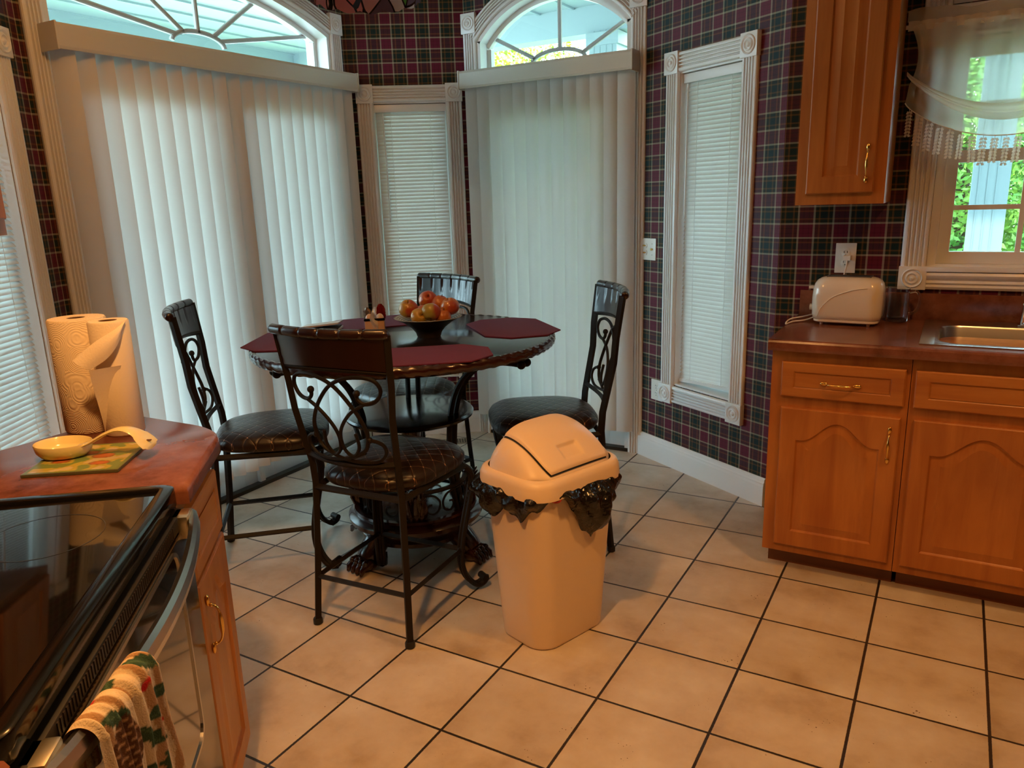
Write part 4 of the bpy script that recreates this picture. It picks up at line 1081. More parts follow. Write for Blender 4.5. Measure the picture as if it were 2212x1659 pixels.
    for mir in (False, True):
        b = MB(); pa = cat([mp(p, mir) for p in A], 5); b.tube(pa, .0066, n=7); b.ball(tuple(pa[0]), .0115, 8)
        b.tube(cat([mp(p, mir) for p in B], 5), .0060, n=7)
        pc = cat([mp(p, mir) for p in C_], 5); b.tube(pc, .0060, n=7); b.ball(tuple(pc[-1]), .0105, 8)
        b.obj('back_scroll', DARKMETAL, t)
    return t
chairs = [(0.131, 0.509, 4.0, 'nearest metal dining chair, seen from behind beside the trash can'),
          (-0.583, 0.621, -47.5, 'metal dining chair on the left of the table behind the range counter'),
          (0.370, 1.281, 125.5, 'metal dining chair on the right of the table behind the trash can'),
          (-0.44, 1.41, 165.0, 'farthest metal dining chair, facing us across the table in front of the narrow window')]
proto = None
for i, (x, y, a, lb) in enumerate(chairs):
    c = make_chair(lb) if i == 0 else copy_tree(proto)
    if i == 0: proto = c
    c['label'] = lb; c['group'] = 'dining chairs around the round table'
    c.matrix_world = at(x, y, 0, math.radians(a))

# ================================================================== ON THE TABLE
ZT = 0.9155
def placemat(ang, rad, rot, label, first=None):
    W_, D_, c = .245, .158, .085
    if first is None:
        o = MB().prism([(-W_ + c, -D_), (W_ - c, -D_), (W_, -D_ + c), (W_, D_ - c), (W_ - c, D_), (-W_ + c, D_), (-W_, D_ - c), (-W_, -D_ + c)], 0, .004).obj('placemat', BURG)
    else: o = first.copy(); SC.collection.objects.link(o)
    a = math.radians(ang); o.matrix_world = at(TX + rad * math.cos(a), TY + rad * math.sin(a), ZT, math.radians(rot))
    return tag(o, label, 'placemat', 'burgundy placemats on the round table')
pm = placemat(-45.2, .424, 38, 'burgundy cloth placemat in front of the nearest chair')
placemat(45.9, .451, 136, 'burgundy placemat at the right edge of the table in front of the right chair', pm)
placemat(209, .455, 118, 'burgundy placemat at the left edge of the table under the silver case', pm)
placemat(143, .42, 233, 'burgundy placemat at the back of the table behind the packet caddy', pm)

R_ = Vector((.81, .585, 0)); AW = Vector((-.585, .81, 0))
BX, BY = -0.005, 0.985
def fruit_bowl():
    t = thing('fruit_bowl', 'dark flared fruit bowl with a pale patterned inside holding apples', 'bowl', at(BX, BY, ZT))
    o = [(.0, .0), (.046, .0), (.048, .004), (.052, .018), (.068, .038), (.098, .060), (.134, .078)]
    i = [(.136, .080), (.133, .0815), (.096, .064), (.066, .043), (.045, .022), (.0, .018)]
    MB().lathe(o, 48, caps=False).obj('bowl_body', simple('dark_bowl_glaze', (.040, .026, .018), .4, bump=(70, .2, .002)), t, auto=60)
    m, nt, b = mk('patterned_bowl_inside'); tc = N(nt, 'ShaderNodeTexCoord'); w = N(nt, 'ShaderNodeTexWave', wave_type='RINGS', rings_direction='Z'); w.inputs['Scale'].default_value = 38; w.inputs['Distortion'].default_value = 3; w.inputs['Detail Scale'].default_value = 18
    nt.links.new(tc.outputs['Object'], w.inputs[0]); r = ramp(nt, [(.35, (.10, .09, .075)), (.55, (.45, .42, .36))]); nt.links.new(w.outputs[1], r.inputs[0]); nt.links.new(r.outputs[0], b.inputs['Base Color'])
    MB().lathe([(.134, .078)] + i, 48, caps=False).obj('bowl_inside', m, t, auto=60)
fruit_bowl()
def apple_mat(i, base, blush, th):
    m, nt, b = mk('apple_skin_%d' % i); tc = N(nt, 'ShaderNodeTexCoord')
    n = N(nt, 'ShaderNodeTexNoise'); n.inputs['Scale'].default_value = 22; n.inputs['Detail'].default_value = 5; mp = N(nt, 'ShaderNodeMapping'); mp.inputs['Location'].default_value = (i * 3.7, i, 0); mp.inputs['Scale'].default_value = (1, 1, .5)
    nt.links.new(tc.outputs['Object'], mp.inputs[0]); nt.links.new(mp.outputs[0], n.inputs['Vector'])
    sp = N(nt, 'ShaderNodeSeparateXYZ'); nt.links.new(tc.outputs['Object'], sp.inputs[0])
    f = math_(nt, 'ADD', math_(nt, 'MULTIPLY', n.outputs['Fac'], .8), math_(nt, 'MULTIPLY', sp.outputs[0], 8))
    r = ramp(nt, [(th - .08, base), (th + .12, blush)]); nt.links.new(f, r.inputs[0]); nt.links.new(r.outputs[0], b.inputs['Base Color'])
    b.inputs['Roughness'].default_value = .3; b.inputs['Coat Weight'].default_value = .3
    return m
YE = (.42, .24, .025); RD_ = (.36, .055, .025); OR = (.44, .13, .025); GR = (.34, .26, .04)
stemm = simple('apple_stem', (.06, .035, .015), .8)
def apple(i, lat, dep, z, r, m, tilt, label):
    p = Vector((BX, BY, 0)) + R_ * lat + AW * dep
    t = thing('apple', label, 'apple', Matrix.Translation((p.x, p.y, z)) @ Matrix.Rotation(tilt[1], 4, 'Z') @ Matrix.Rotation(tilt[0], 4, 'X'), 'apples in the dark bowl')
    pr = []
    for k in range(21):
        a = PI * k / 20; rr = math.sin(a) * (1 + .10 * math.cos(a)) * r; zz = -math.cos(a) * r * .90
        if k > 16: zz -= (k - 16) ** 2 * r * .024
        if k < 3: zz += (3 - k) ** 2 * r * .018
        pr.append((max(rr, 1e-6), zz))
    MB().lathe(pr, 28, mod=lambda a, i_: 1 + .018 * math.cos(5 * a)).obj('apple_flesh', m, t)
    MB().tube([(0, 0, r * .45), (.001, 0, r * .72), (.003, .001, r * .95)], [.0012, .0012, .0018], 6).obj('stem', stemm, t)
AP = [(-.076, .000, 1.032, .0385, apple_mat(1, YE, RD_, .42), (.45, .5), 'yellow and red apple at the left side of the bowl'),
      (.004, .062, 1.055, .0385, apple_mat(2, OR, RD_, .28), (.9, .6), 'red apple at the back of the bowl, highest of the pile'),
      (.052, .040, 1.042, .036, apple_mat(3, OR, RD_, .36), (.3, 2), 'orange red apple half hidden behind the right-hand apple'),
      (.088, -.008, 1.033, .0385, apple_mat(4, (.46, .17, .02), RD_, .52), (.35, -.3), 'orange apple with a leafy stem at the right side of the bowl'),
      (.012, -.052, 1.019, .0385, apple_mat(5, GR, RD_, .46), (2.6, .4), 'green and red apple standing at the front of the bowl'),
      (-.034, -.046, 1.004, .034, apple_mat(6, YE, YE, .5), (1.2, 1.0), 'small yellow apple low at the front left of the bowl'),
      (.058, -.036, 1.000, .033, apple_mat(7, OR, RD_, .5), (.2, 1.5), 'apple low at the front right of the bowl, mostly hidden'),
      (-.016, .010, 1.012, .034, apple_mat(8, OR, YE, .5), (.2, 2.5), 'pale orange apple in the middle of the pile')]
for i, q in enumerate(AP): apple(i, *q)

def packet_caddy():
    m = at(-.245, .945, ZT, math.atan2(.585, .81))
    t = thing('packet_caddy', 'cream ceramic packet caddy with dark rim on the table left of the fruit bowl', 'caddy', m)
    b = MB(); b.box(-.040, .040, -.026, .026, 0, .066, bev=.005); b.obj('caddy_body', simple('tan_ceramic', (.62, .40, .26), .35), t)
    MB().box(-.0425, .0425, -.0285, .0285, .060, .070, bev=.003).obj('dark_rim', BLACK, t)
    for x in (-.020, .022):
        b = MB(); b.ball((x, -.012, .066), 1, 10, (.017, .012, .022)); b.obj('domed_lid', simple('tan_ceramic_dome', (.66, .46, .32), .35), t)
    def foil(x, y, rz, h, mat, label, w=.014):
        o = MB(); rnd = random.Random(int(x * 1e4))
        def fn(u, v):
            k = 1 - max(0, v - .72) / .28 * .75
            return ((u - .5) * 2 * w * k + rnd.uniform(-.0012, .0012), .003 * math.sin(u * 9 + v * 7) + rnd.uniform(-.001, .001) + .004 * math.cos(u * PI), v * h)
        o.grid(8, 12, fn); o.grid(8, 12, lambda u, v: (fn(u, v)[0], -.006 * math.sin(PI * u) + .003, v * h))
        ob = o.obj('foil_packet', mat); ob.matrix_world = m @ at(x, y, .062, rz); tag(ob, label, 'packet', 'foil packets in the caddy')
    foil(.026, .012, .3, .062, simple('red_foil', (.20, .01, .012), .25, .3), 'dark red foil packet standing at the right of the caddy', .018)
    foil(-.030, .014, -.3, .050, simple('bronze_foil', (.16, .10, .06), .3, .5), 'brown patterned packet standing at the left of the caddy', .016)
    g, nt, pb = mk('clear_wrapper'); pb.inputs['Base Color'].default_value = (.9, .88, .86, 1); pb.inputs['Alpha'].default_value = .45; pb.inputs['Roughness'].default_value = .08
    o = MB(); rnd = random.Random(5)
    o.grid(8, 20, lambda u, v: ((u - .5) * .030 * (1 - .5 * abs(2 * v - 1)) + .004 * math.sin(v * 8), -.034 - .006 * math.sin(u * PI * 2 + v * 11) - .004 * math.cos(v * 17), .010 + v * .108))
    ob = o.obj('plastic_wrapper', g); ob.matrix_world = m; tag(ob, 'crinkled clear plastic wrapper hanging over the front of the caddy', 'wrapper')
packet_caddy()
def silver_case():
    t = thing('silver_case', 'slim silver case lying slightly open on the left placemat', 'case', at(-.520, .930, ZT + .0045, math.atan2(.50, .81)))
    S = simple('silver_marbled', (.62, .60, .56), .3, .2, var=(40, .25))
    MB().box(-.078, .078, -.055, .055, 0, .009, bev=.002).obj('case_base', S, t)
    MB().box(-.072, .072, -.048, .050, .0092, .016, bev=.001).obj('dark_gap_fill', BLACKM, t)  # black slab standing in for the dark gap between base and lid
    b = MB(); b.box(-.078, .078, -.058, .052, 0, .007, bev=.002)
    ob = b.obj('case_lid', S, t); ob.matrix_local = Matrix.Translation((0, 0, .0225)) @ Matrix.Rotation(math.radians(-5), 4, 'Y') @ Matrix.Rotation(math.radians(-3), 4, 'X')
silver_case()

# ================================================================== TRASH CAN
def rrloop(hx, hy, r, n=8, cx=0, cy=0):
    out = []
    for (sx, sy, a0) in ((1, 1, 0), (-1, 1, PI / 2), (-1, -1, PI), (1, -1, 1.5 * PI)):
        for i in range(n + 1): a = a0 + PI / 2 * i / n; out.append((cx + sx * (hx - r) + r * math.cos(a), cy + sy * (hy - r) + r * math.sin(a)))
    return out
def stack(b, loops, smooth=True, cap0=True, cap1=True):
    m = len(loops[0][0]); vs = []; fs = []
    for lp, z in loops: vs += [(p[0], p[1], z) for p in lp]
    for k in range(len(loops) - 1):
        for i in range(m): fs.append((k * m + i, k * m + (i + 1) % m, (k + 1) * m + (i + 1) % m, (k + 1) * m + i))
    if cap0: fs.append(tuple(reversed(range(m))))
    if cap1: fs.append(tuple((len(loops) - 1) * m + i for i in range(m)))
    return b.add(vs, fs, smooth)
BM_ = at(.700, .640, 0, math.radians(-19))
def trash_can():
    t = thing('trash_can', 'beige plastic swing-top trash can standing on the tile floor beside the nearest chair', 'trash can', BM_)
    b = MB(); L = []
    for k in range(9):
        f = k / 8; L.append((rrloop(.118 + .026 * f, .163 + .026 * f, .075 - .01 * f, 8), .012 + f * .545))
    L = [(rrloop(.110, .155, .07, 8), .0), (rrloop(.116, .161, .073, 8), .004)] + L
    stack(b, L, cap1=False); b.obj('bin_body', BIN, t, auto=50)
    # lid skirt
    b = MB(); stack(b, [(rrloop(.160, .206, .085), .543), (rrloop(.166, .212, .088), .546), (rrloop(.164, .210, .088), .585), (rrloop(.158, .204, .085), .600), (rrloop(.150, .196, .080), .606), (rrloop(.142, .188, .078), .607)], cap0=False, cap1=False)
    def dome(u, v, off=0.0):
        """u across x (-1..1), v along y (-1..1)"""
        hx, hy = .146, .192
        k = max(0.0, 1 - abs(v) ** 3.4) ** .62
        s0 = (u + 1) / 1.9
        f = (math.sin(min(1, max(0, (u + 1) / .62)) * PI / 2) if u < -.38 else max(0, 1 - ((u + .38) / 1.38) ** 1.75) ** .9)
        z = .600 + (.128 * k) * f + off
        x = u * hx * (1 - .05 * (1 - k)) * (1 - .22 * abs(v) ** 7); y = v * hy * (1 - .16 * abs(u) ** 7)
        # square the plan corners off
        return (x, y, z)
    b.grid(40, 40, lambda u, v: dome(2 * u - 1, 2 * v - 1)); b.obj('lid', BIN, t, auto=60)
    def patch(u, v, off):
        uu = -.45 + 1.36 * u; vv = -.70 + 1.42 * v
        p = Vector(dome(uu, vv)); q = Vector(dome(uu + .01, vv)); r = Vector(dome(uu, vv + .01)); n = (q - p).cross(r - p).normalized()
        if n.z < 0: n = -n
        return p + n * off
    g = MB(); g.grid(24, 24, lambda u, v: patch(-.014 + u * 1.028, -.014 + v * 1.028, .0022))
    keep = [i for i, f_ in enumerate(g.f) if (i % 24) in (0, 1, 22, 23) or (i // 24) in (0, 1, 22, 23)]; g.f = [g.f[i] for i in keep]; g.sm = [True] * len(keep); g.obj('flap_gap_shade', BLACKM, t, fixn=False)  # black border strip painted in as the shade of the gap round the flap
    f = MB()
    def fl(u, v):
        # rounded corners + handle dent
        off = .0105 + .003 * u
        du = (u - .80) / .105; dv = (v - .47) / .17; d = max(abs(du), abs(dv)); 
        if d < 1: off -= .0088 * min(1, (1 - d) * 4) * (0.45 + .55 * min(1, max(0, (1 - du) / 2)))
        e = min(u, 1 - u, v, 1 - v); off -= .006 * max(0, 1 - e / .022)
        return patch(u, v, off)
    f.grid(60, 60, fl); f.obj('swing_flap', BIN, t, fixn=False, auto=60)
trash_can()
def trash_bag():
    b = MB(); nu, nv = 150, 22
    def fn(u, v):
        a = 2 * PI * u   # local angle
        aw = math.degrees(a) - 19      # world angle
        def bump(c, w): d = (aw - c + 180) % 360 - 180; return math.exp(-(d / w) ** 2)
        low = .495 - .125 * bump(-9, 21) - .03 * bump(-128, 22) + .052 * bump(-58, 13) - .02 * bump(120, 40) - .012 * bump(-90, 14)
        low += .010 * math.sin(a * 11) + .007 * math.sin(a * 23 + 1)
        z = .572 + (low - .572) * v
        hx, hy = .150, .195; r = .08
        n_ = 4.0; c, s_ = math.cos(a), math.sin(a)
        R = 1 / ((abs(c) / hx) ** n_ + (abs(s_) / hy) ** n_) ** (1 / n_)
        out = .004 + .020 * math.sin(PI * min(1, v * 1.05)) + (.035 * bump(-8, 24) + .045 * bump(-158, 30)) * math.sin(PI * v) ** .8 + .010 * bump(-8, 24) * v
        nz = noise.noise(Vector((c * 5.5, s_ * 5.5, z * 16))) * .022 + noise.noise(Vector((c * 13, s_ * 13, z * 30))) * .011
        out += nz * min(1, v * 3) ; out = max(.0025, out)
        return ((R + out) * c, (R + out) * s_, z)
    b.grid(nu, nv, fn)
    b.grid(nu, 6, lambda u, v: tuple(Vector(fn(u, 1 - .14 * v)) * 1.0 - Vector((math.cos(2 * PI * u), math.sin(2 * PI * u), 0)) * .004 * v * (1 + math.sin(40 * u))))
    o = b.obj('trash_bag', BAG, None, fixn=False); o.matrix_world = BM_
    tag(o, 'black plastic bag hanging out under the lid of the trash can', 'trash bag')
    k = MB()
    def rd(u, v):
        uu = (-40.0 - 6 + 12 * u) / 360.0 % 1.0; p = Vector(fn(uu, .80)); c = Vector((math.cos(2 * PI * uu), math.sin(2 * PI * uu), 0))
        return p + c * (.004 + .003 * math.sin(u * 8)) + Vector((0, 0, (v - .5) * .016 * math.sin(PI * (.1 + .8 * u)) + .003))
    k.grid(8, 3, rd); kk = k.obj('drawstring', RED, o, fixn=False)
trash_bag()

# ================================================================== LEFT COUNTER ITEMS
def towel_roll(x, y, r, h, label, unrolled):
    t = thing('paper_towel_roll', label, 'paper towels', at(x, y, .9145), 'paper towel rolls on the counter')
    b = MB(); b.lathe([(.021, 0), (r - .003, 0), (r, .004), (r, h - .004), (r - .003, h), (.021, h), (.021, 0)], 40)
    # remove caps by using closed profile
    mat = PAPER
    if not unrolled:
        m, nt, pb = mk('embossed_paper'); pb.inputs['Base Color'].default_value = (.78, .67, .52, 1); pb.inputs['Roughness'].default_value = .9
        tc = N(nt, 'ShaderNodeTexCoord'); vo = N(nt, 'ShaderNodeTexVoronoi'); vo.inputs['Scale'].default_value = 17; nt.links.new(tc.outputs['Object'], vo.inputs['Vector'])
        wv = math_(nt, 'SINE', math_(nt, 'MULTIPLY', vo.outputs['Distance'], 95.0)); bp = N(nt, 'ShaderNodeBump'); bp.inputs['Strength'].default_value = .35; bp.inputs['Distance'].default_value = .0012
        nt.links.new(wv, bp.inputs['Height']); nt.links.new(bp.outputs[0], pb.inputs['Normal']); mat = m
    b.obj('paper', mat, t, auto=50)
    MB().lathe([(.0205, .002), (.0205, h - .001), (.0185, h - .001), (.0185, .002), (.0205, .002)], 24).obj('core', CARD, t)
    if unrolled:
        s_ = MB(); rt = Vector((.535, .845, 0)); cm = Vector((.845, -.535, 0))
        A_ = cat([(.036, .030, h - .002), (.010, .052, h - .018), (-.035, .066, h - .040), (-.086, .062, h - .078)], 5)
        B_ = cat([(.036, .031, h - .004), (.014, .056, h - .050), (-.015, .066, h - .082), (-.056, .070, h - .104)], 5)
        def fn(u, v):
            i = u * (len(A_) - 1); k = min(len(A_) - 2, int(i)); f_ = i - k
            p = A_[k].lerp(A_[k + 1], f_).lerp(B_[k].lerp(B_[k + 1], f_), v)
            return rt * p.x + cm * (p.y + .006 * math.sin(PI * v)) + Vector((0, 0, p.z))
        s_.grid(16, 6, fn)
        C_ = cat([(-.056, .070, h - .104), (-.052, .050, h - .16), (-.046, .030, h - .23), (-.044, .012, .004)], 5)
        def f2(u, v):
            i = v * (len(C_) - 1); k = min(len(C_) - 2, int(i)); f_ = i - k; c = C_[k].lerp(C_[k + 1], f_)
            b0 = Vector((.014 - .050 * v, .047 - .03 * v, c.z)); p = b0.lerp(c, u)
            return rt * p.x + cm * p.y + Vector((0, 0, p.z))
        s_.grid(8, 16, f2)
        s_.obj('loose_sheet', PAPER, t, fixn=False)
towel_roll(-.072, -.402, .066, .282, 'full embossed paper towel roll, thicker one behind on the left', False)
towel_roll(.044, -.395, .046, .280, 'partly used paper towel roll with its loose sheet folded out, in front', True)

def trivet():
    n = 60; me_col = []
    b = MB(); b.box(-.0985, .0985, -.0985, .0985, 0, .0065, bev=.001)
    t = thing('trivet', 'square yellow and green painted trivet under the spoon rest', 'trivet', at(.168, -.570, .9145, math.radians(35.5)))
    b.obj('tile', simple('trivet_edge', (.10, .10, .05), .4), t)
    g = MB(); g.grid(n, n, lambda u, v: ((u - .5) * .194, (v - .5) * .194, .0068)); o = g.obj('painted_face', None, t, fixn=False)
    col = o.data.color_attributes.new('paint', 'FLOAT_COLOR', 'POINT')
    for i, v in enumerate(o.data.vertices):
        x, y = v.co.x * 10, v.co.y * 10; q = noise.noise(Vector((x * 3, y * 3, 2)))
        c = Vector((.42, .36, .07)) * (1 + .35 * q)
        if q > .12: c = Vector((.16, .24, .07))
        if q < -.22: c = Vector((.50, .42, .22))
        for (px, py, rx, ry) in ((.30, .05, .22, .16), (-.15, .30, .26, .13), (.40, -.45, .2, .12), (-.5, -.2, .18, .12)):
            d = ((x - px) / rx) ** 2 + ((y - py) / ry) ** 2
            if d < 1: c = Vector((.50, .15, .045)) * (1 - .3 * d)
            elif d < 1.25: c = Vector((.16, .11, .04))
        if max(abs(x), abs(y)) > .90: c = Vector((.14, .20, .06))
        col.data[i].color = (*[max(0, k) for k in c], 1)
    m, nt, pb = mk('trivet_paint'); at_ = N(nt, 'ShaderNodeVertexColor'); at_.layer_name = 'paint'; nt.links.new(at_.outputs[0], pb.inputs['Base Color']); pb.inputs['Roughness'].default_value = .25
    o.data.materials.append(m)
trivet()
def spoon_rest():
    ang = math.atan2(.085, .165)
    t = thing('spoon_rest', 'cream ceramic spoon rest with arched handle lying on the trivet', 'spoon rest', at(.105, -.588, .9215, ang))
    b = MB(); n = 40; L = []
    for (k, z) in ((.55, .0), (.80, .003), (.95, .014), (1.0, .030), (.985, .032), (.94, .030), (.88, .016), (.70, .007), (.40, .005), (.001, .005)):
        L.append(([(.060 * k * math.cos(2 * PI * i / n) * (1 + .10 * (math.cos(2 * PI * i / n) > 0) * math.cos(2 * PI * i / n)), .050 * k * math.sin(2 * PI * i / n)) for i in range(n)], z))
    stack(b, L, cap1=False); b.obj('bowl', CERAMIC, t)
    h = MB(); P = cat([(.040, .022), (.070, .032), (.105, .050), (.140, .060), (.172, .052), (.197, .028), (.205, .018)], 5); m = len(P); vs = []; fs = []
    for i, p in enumerate(P):
        s_ = i / (m - 1); w = .030 - .016 * math.sin(PI * min(1, s_ * 1.25)) + (.004 if s_ > .7 else 0) - (.010 if s_ > .93 else 0) - (.010 if s_ > .98 else 0)
        for k in range(8):
            a = 2 * PI * k / 8; vs.append((p.x, w * math.cos(a), p.y + .0045 * math.sin(a)))
    for i in range(m - 1):
        for k in range(8): fs.append((i * 8 + k, i * 8 + (k + 1) % 8, (i + 1) * 8 + (k + 1) % 8, (i + 1) * 8 + k))
    fs += [tuple(reversed(range(8))), tuple(range((m - 1) * 8, m * 8))]; h.add(vs, fs, True); h.obj('handle', CERAMIC, t)
    q = P[-6]; MB().box(q.x - .008, q.x + .008, -.003, .003, q.y + .0035, q.y + .0062, bev=.001).obj('hanging_slot', CARD, t)
spoon_rest()

def oven_towel():
    nu, nv = 130, 150; W0 = .150; t0 = .530
    def handle_pt(tt):
        s_ = (tt - .006) / .735; s_ = min(1, max(0, s_)); return -.030 - .044 * math.sin(PI * s_) ** .8, .850 - .004 * math.sin(PI * s_)
    def pos(u, v):
        tt = t0 + u * W0
        d, z = handle_pt(tt)
        fold = .0035 * math.sin(u * 34 + v * 2) + .0025 * math.sin(u * 61 + 3 * v)
        s_ = v * .50 - .10       # arc length measured from the top of the bar (negative = back)
        R = .021
        if s_ < -.033: y = d + R * .8; zz = z - (-s_ - .033); fl = .3
        elif s_ < .033: a = s_ / .033 * PI / 2; y = d - math.sin(a) * R; zz = z + math.cos(a) * R * 1.15; fl = .6
        else: y = d - R; zz = z - (s_ - .033); fl = 1
        spread = 1 + max(0, s_) * .85
        tt2 = t0 + W0 / 2 + (u - .5) * W0 * spread - max(0, s_) * .02
        nz = noise.noise(Vector((u * 3, v * 4, 1))) * .006
        y -= fold * fl * (1 + 2.2 * max(0, s_)) + nz + (.018 * max(0, s_) if s_ > 0 else 0) + .004
        zz += (fold * .8 if -.04 < s_ < .04 else 0)
        return (-tt2, y, zz)
    g = MB(); g.grid(nu, nv, pos); 
    o = g.obj('dish_towel', None, None, fixn=False); o.matrix_world = RGf
    tag(o, 'cream dish towel printed with holly, berries and a pine cone hanging on the oven handle', 'towel')
    col = o.data.color_attributes.new('print', 'FLOAT_COLOR', 'POINT')
    rnd = random.Random(4)
    # print motif positions in cloth metres (a across 0..W, s down)
    leaves = [(.020, .075, .6, .030), (.052, .105, 2.2, .034), (.022, .155, 1.2, .032), (.078, .150, .3, .028), (.118, .185, 1.9, .030), (.060, -.020, 1.0, .028), (.110, .030, 2.7, .026), (.015, .010, 2.0, .026), (.095, .225, .9, .032), (.045, .215, 2.6, .030), (.135, .120, 1.3, .022), (.040, .265, .5, .03), (.120, .275, 2.2, .03), (.075, -.06, .3, .03)]
    berries = [(.035, .035), (.041, .041), (.100, -.012), (.106, -.004), (.052, .172), (.046, .180), (.040, .190), (.057, .183), (.030, .200), (.066, .205), (.024, .192), (.090, .245), (.085, .252), (.130, .240), (.012, .115), (.018, .121)]
    cone = (.105, .085, .026, .052)
    for i, v in enumerate(o.data.vertices):
        iu, iv = i % (nu + 1), i // (nu + 1); a = iu / nu * W0; s_ = iv / nv * .50 - .10
        c = Vector((.66, .53, .36)) * (1 + .05 * math.sin(a * 900))
        if math.sin(a * 210 + noise.noise(Vector((a * 20, s_ * 9, 0))) * 2) > .82: c = Vector((.42, .25, .13))
        for (la, ls, an, ln) in leaves:
            dx, dy = a - la, s_ - ls; x = dx * math.cos(an) + dy * math.sin(an); y = -dx * math.sin(an) + dy * math.cos(an); k = x / ln
            if abs(k) < 1:
                w = ln * .42 * (1 - k * k) * (.62 + .38 * abs(math.cos(k * PI * 2.2)))
                if abs(y) < w: c = Vector((.030, .075, .045)) if abs(y) > .0012 else Vector((.07, .13, .07))
        dx, dy = (a - cone[0]) / cone[2], (s_ - cone[1]) / cone[3]
        if dx * dx + dy * dy < 1 - .25 * dy * (dy > 0):
            q = math.sin(dx * 9 + (int((dy + 2) * 5) % 2) * PI) * .5 + .5; r_ = ((dy + 2) * 5) % 1
            c = Vector((.075, .028, .012)) * (1 + .4 * q)
            if r_ > .72 and q > .35: c = Vector((.42, .24, .12))
        for (ba, bs) in berries:
            if (a - ba) ** 2 + (s_ - bs) ** 2 < .0046 ** 2: c = Vector((.50, .012, .015))
        col.data[i].color = (*c, 1)
    m, nt, pb = mk('printed_terry'); vc = N(nt, 'ShaderNodeVertexColor'); vc.layer_name = 'print'; nt.links.new(vc.outputs[0], pb.inputs['Base Color']); pb.inputs['Roughness'].default_value = .95
    tc = N(nt, 'ShaderNodeTexCoord'); nz = N(nt, 'ShaderNodeTexNoise'); nz.inputs['Scale'].default_value = 420; nt.links.new(tc.outputs['Object'], nz.inputs['Vector']); bp = N(nt, 'ShaderNodeBump'); bp.inputs['Strength'].default_value = .6; bp.inputs['Distance'].default_value = .002; nt.links.new(nz.outputs['Fac'], bp.inputs['Height']); nt.links.new(bp.outputs[0], pb.inputs['Normal'])
    o.data.materials.append(m)
oven_towel()

# ================================================================== RIGHT COUNTER ITEMS
def toaster():
    t = thing('toaster', 'cream two-slice toaster on the counter under the wall cabinet', 'toaster', at(1.443, 1.800, .9145, math.radians(-3)))
    hx, hy = .128, .078
    b = MB(); L = []
    for (k, kz) in ((.0, .014), (.4, .022), (.8, .045), (1.0, .085), (1.0, .120), (.93, .150), (.76, .170), (.45, .182), (.0, .187)):
        pass
    prof = [(.020, .90, .86), (.026, .965, .94), (.040, .985, .985), (.075, 1.0, 1.0), (.110, 1.0, .99), (.140, .985, .955), (.160, .95, .89), (.173, .89, .78), (.181, .80, .62), (.185, .70, .45), (.1865, .5, .2)]
    for (z, kx, ky) in prof: L.append((rrloop(hx * kx, hy * ky, min(.045, hy * ky * .95), 8), z))
    stack(b, L, cap0=True, cap1=True); b.obj('shell', TOAST, t, auto=60)
    b = MB(); stack(b, [(rrloop(.112, .066, .03), .010), (rrloop(.118, .072, .035), .014), (rrloop(.118, .072, .035), .022)]); b.obj('base', TOAST, t)
    b = MB()
    for x in (-.085, .085):
        for y in (-.05, .05): b.lathe([(.006, 0), (.007, .010)], 10, cx=x, cy=y)
    b.obj('feet', TOAST, t)
    MB().box(-.080, .080, -.030, .030, .1835, .1885, bev=.001).obj('slot_frame', GREY, t)
    s_ = MB(); s_.box(-.074, .074, -.024, -.006, .1880, .1892); s_.box(-.074, .074, .006, .024, .1880, .1892); s_.obj('slots', BLACKM, t)
    c = MB(); P = cat([(-.100, -.0775, .034), (-.085, -.0785, .070), (-.045, -.0785, .112), (.020, -.0775, .140), (.075, -.073, .148)], 6); c.tube(P, .0014, n=6); c.obj('swoosh_line', simple('cream_swoosh', (.9, .85, .75), .2), t)  # paler cream line curving across the shell front
    k = MB(); k.box(-.147, -.126, -.020, .020, .135, .146, bev=.004); k.obj('lever', TOAST, t)
    k = MB(); k.tube([(-.126, .0, .060), (-.142, .0, .060)], .013, n=12); k.obj('browning_knob', TOAST, t)
    MB().tube(cat([(-.100, .02, .030), (-.150, -.01, .008), (-.190, -.06, .006), (-.205, -.12, .004), (-.200, -.06, .016), (-.150, .03, .020), (-.08, .085, .05), (-.045, .135, .18), (-.045, .180, .245)]), .0028, n=6).obj('power_cord', PLATE, t)
    MB().box(-.060, -.030, .165, .205, .232, .252, bev=.004).obj('plug', PLATE, t)
toaster()
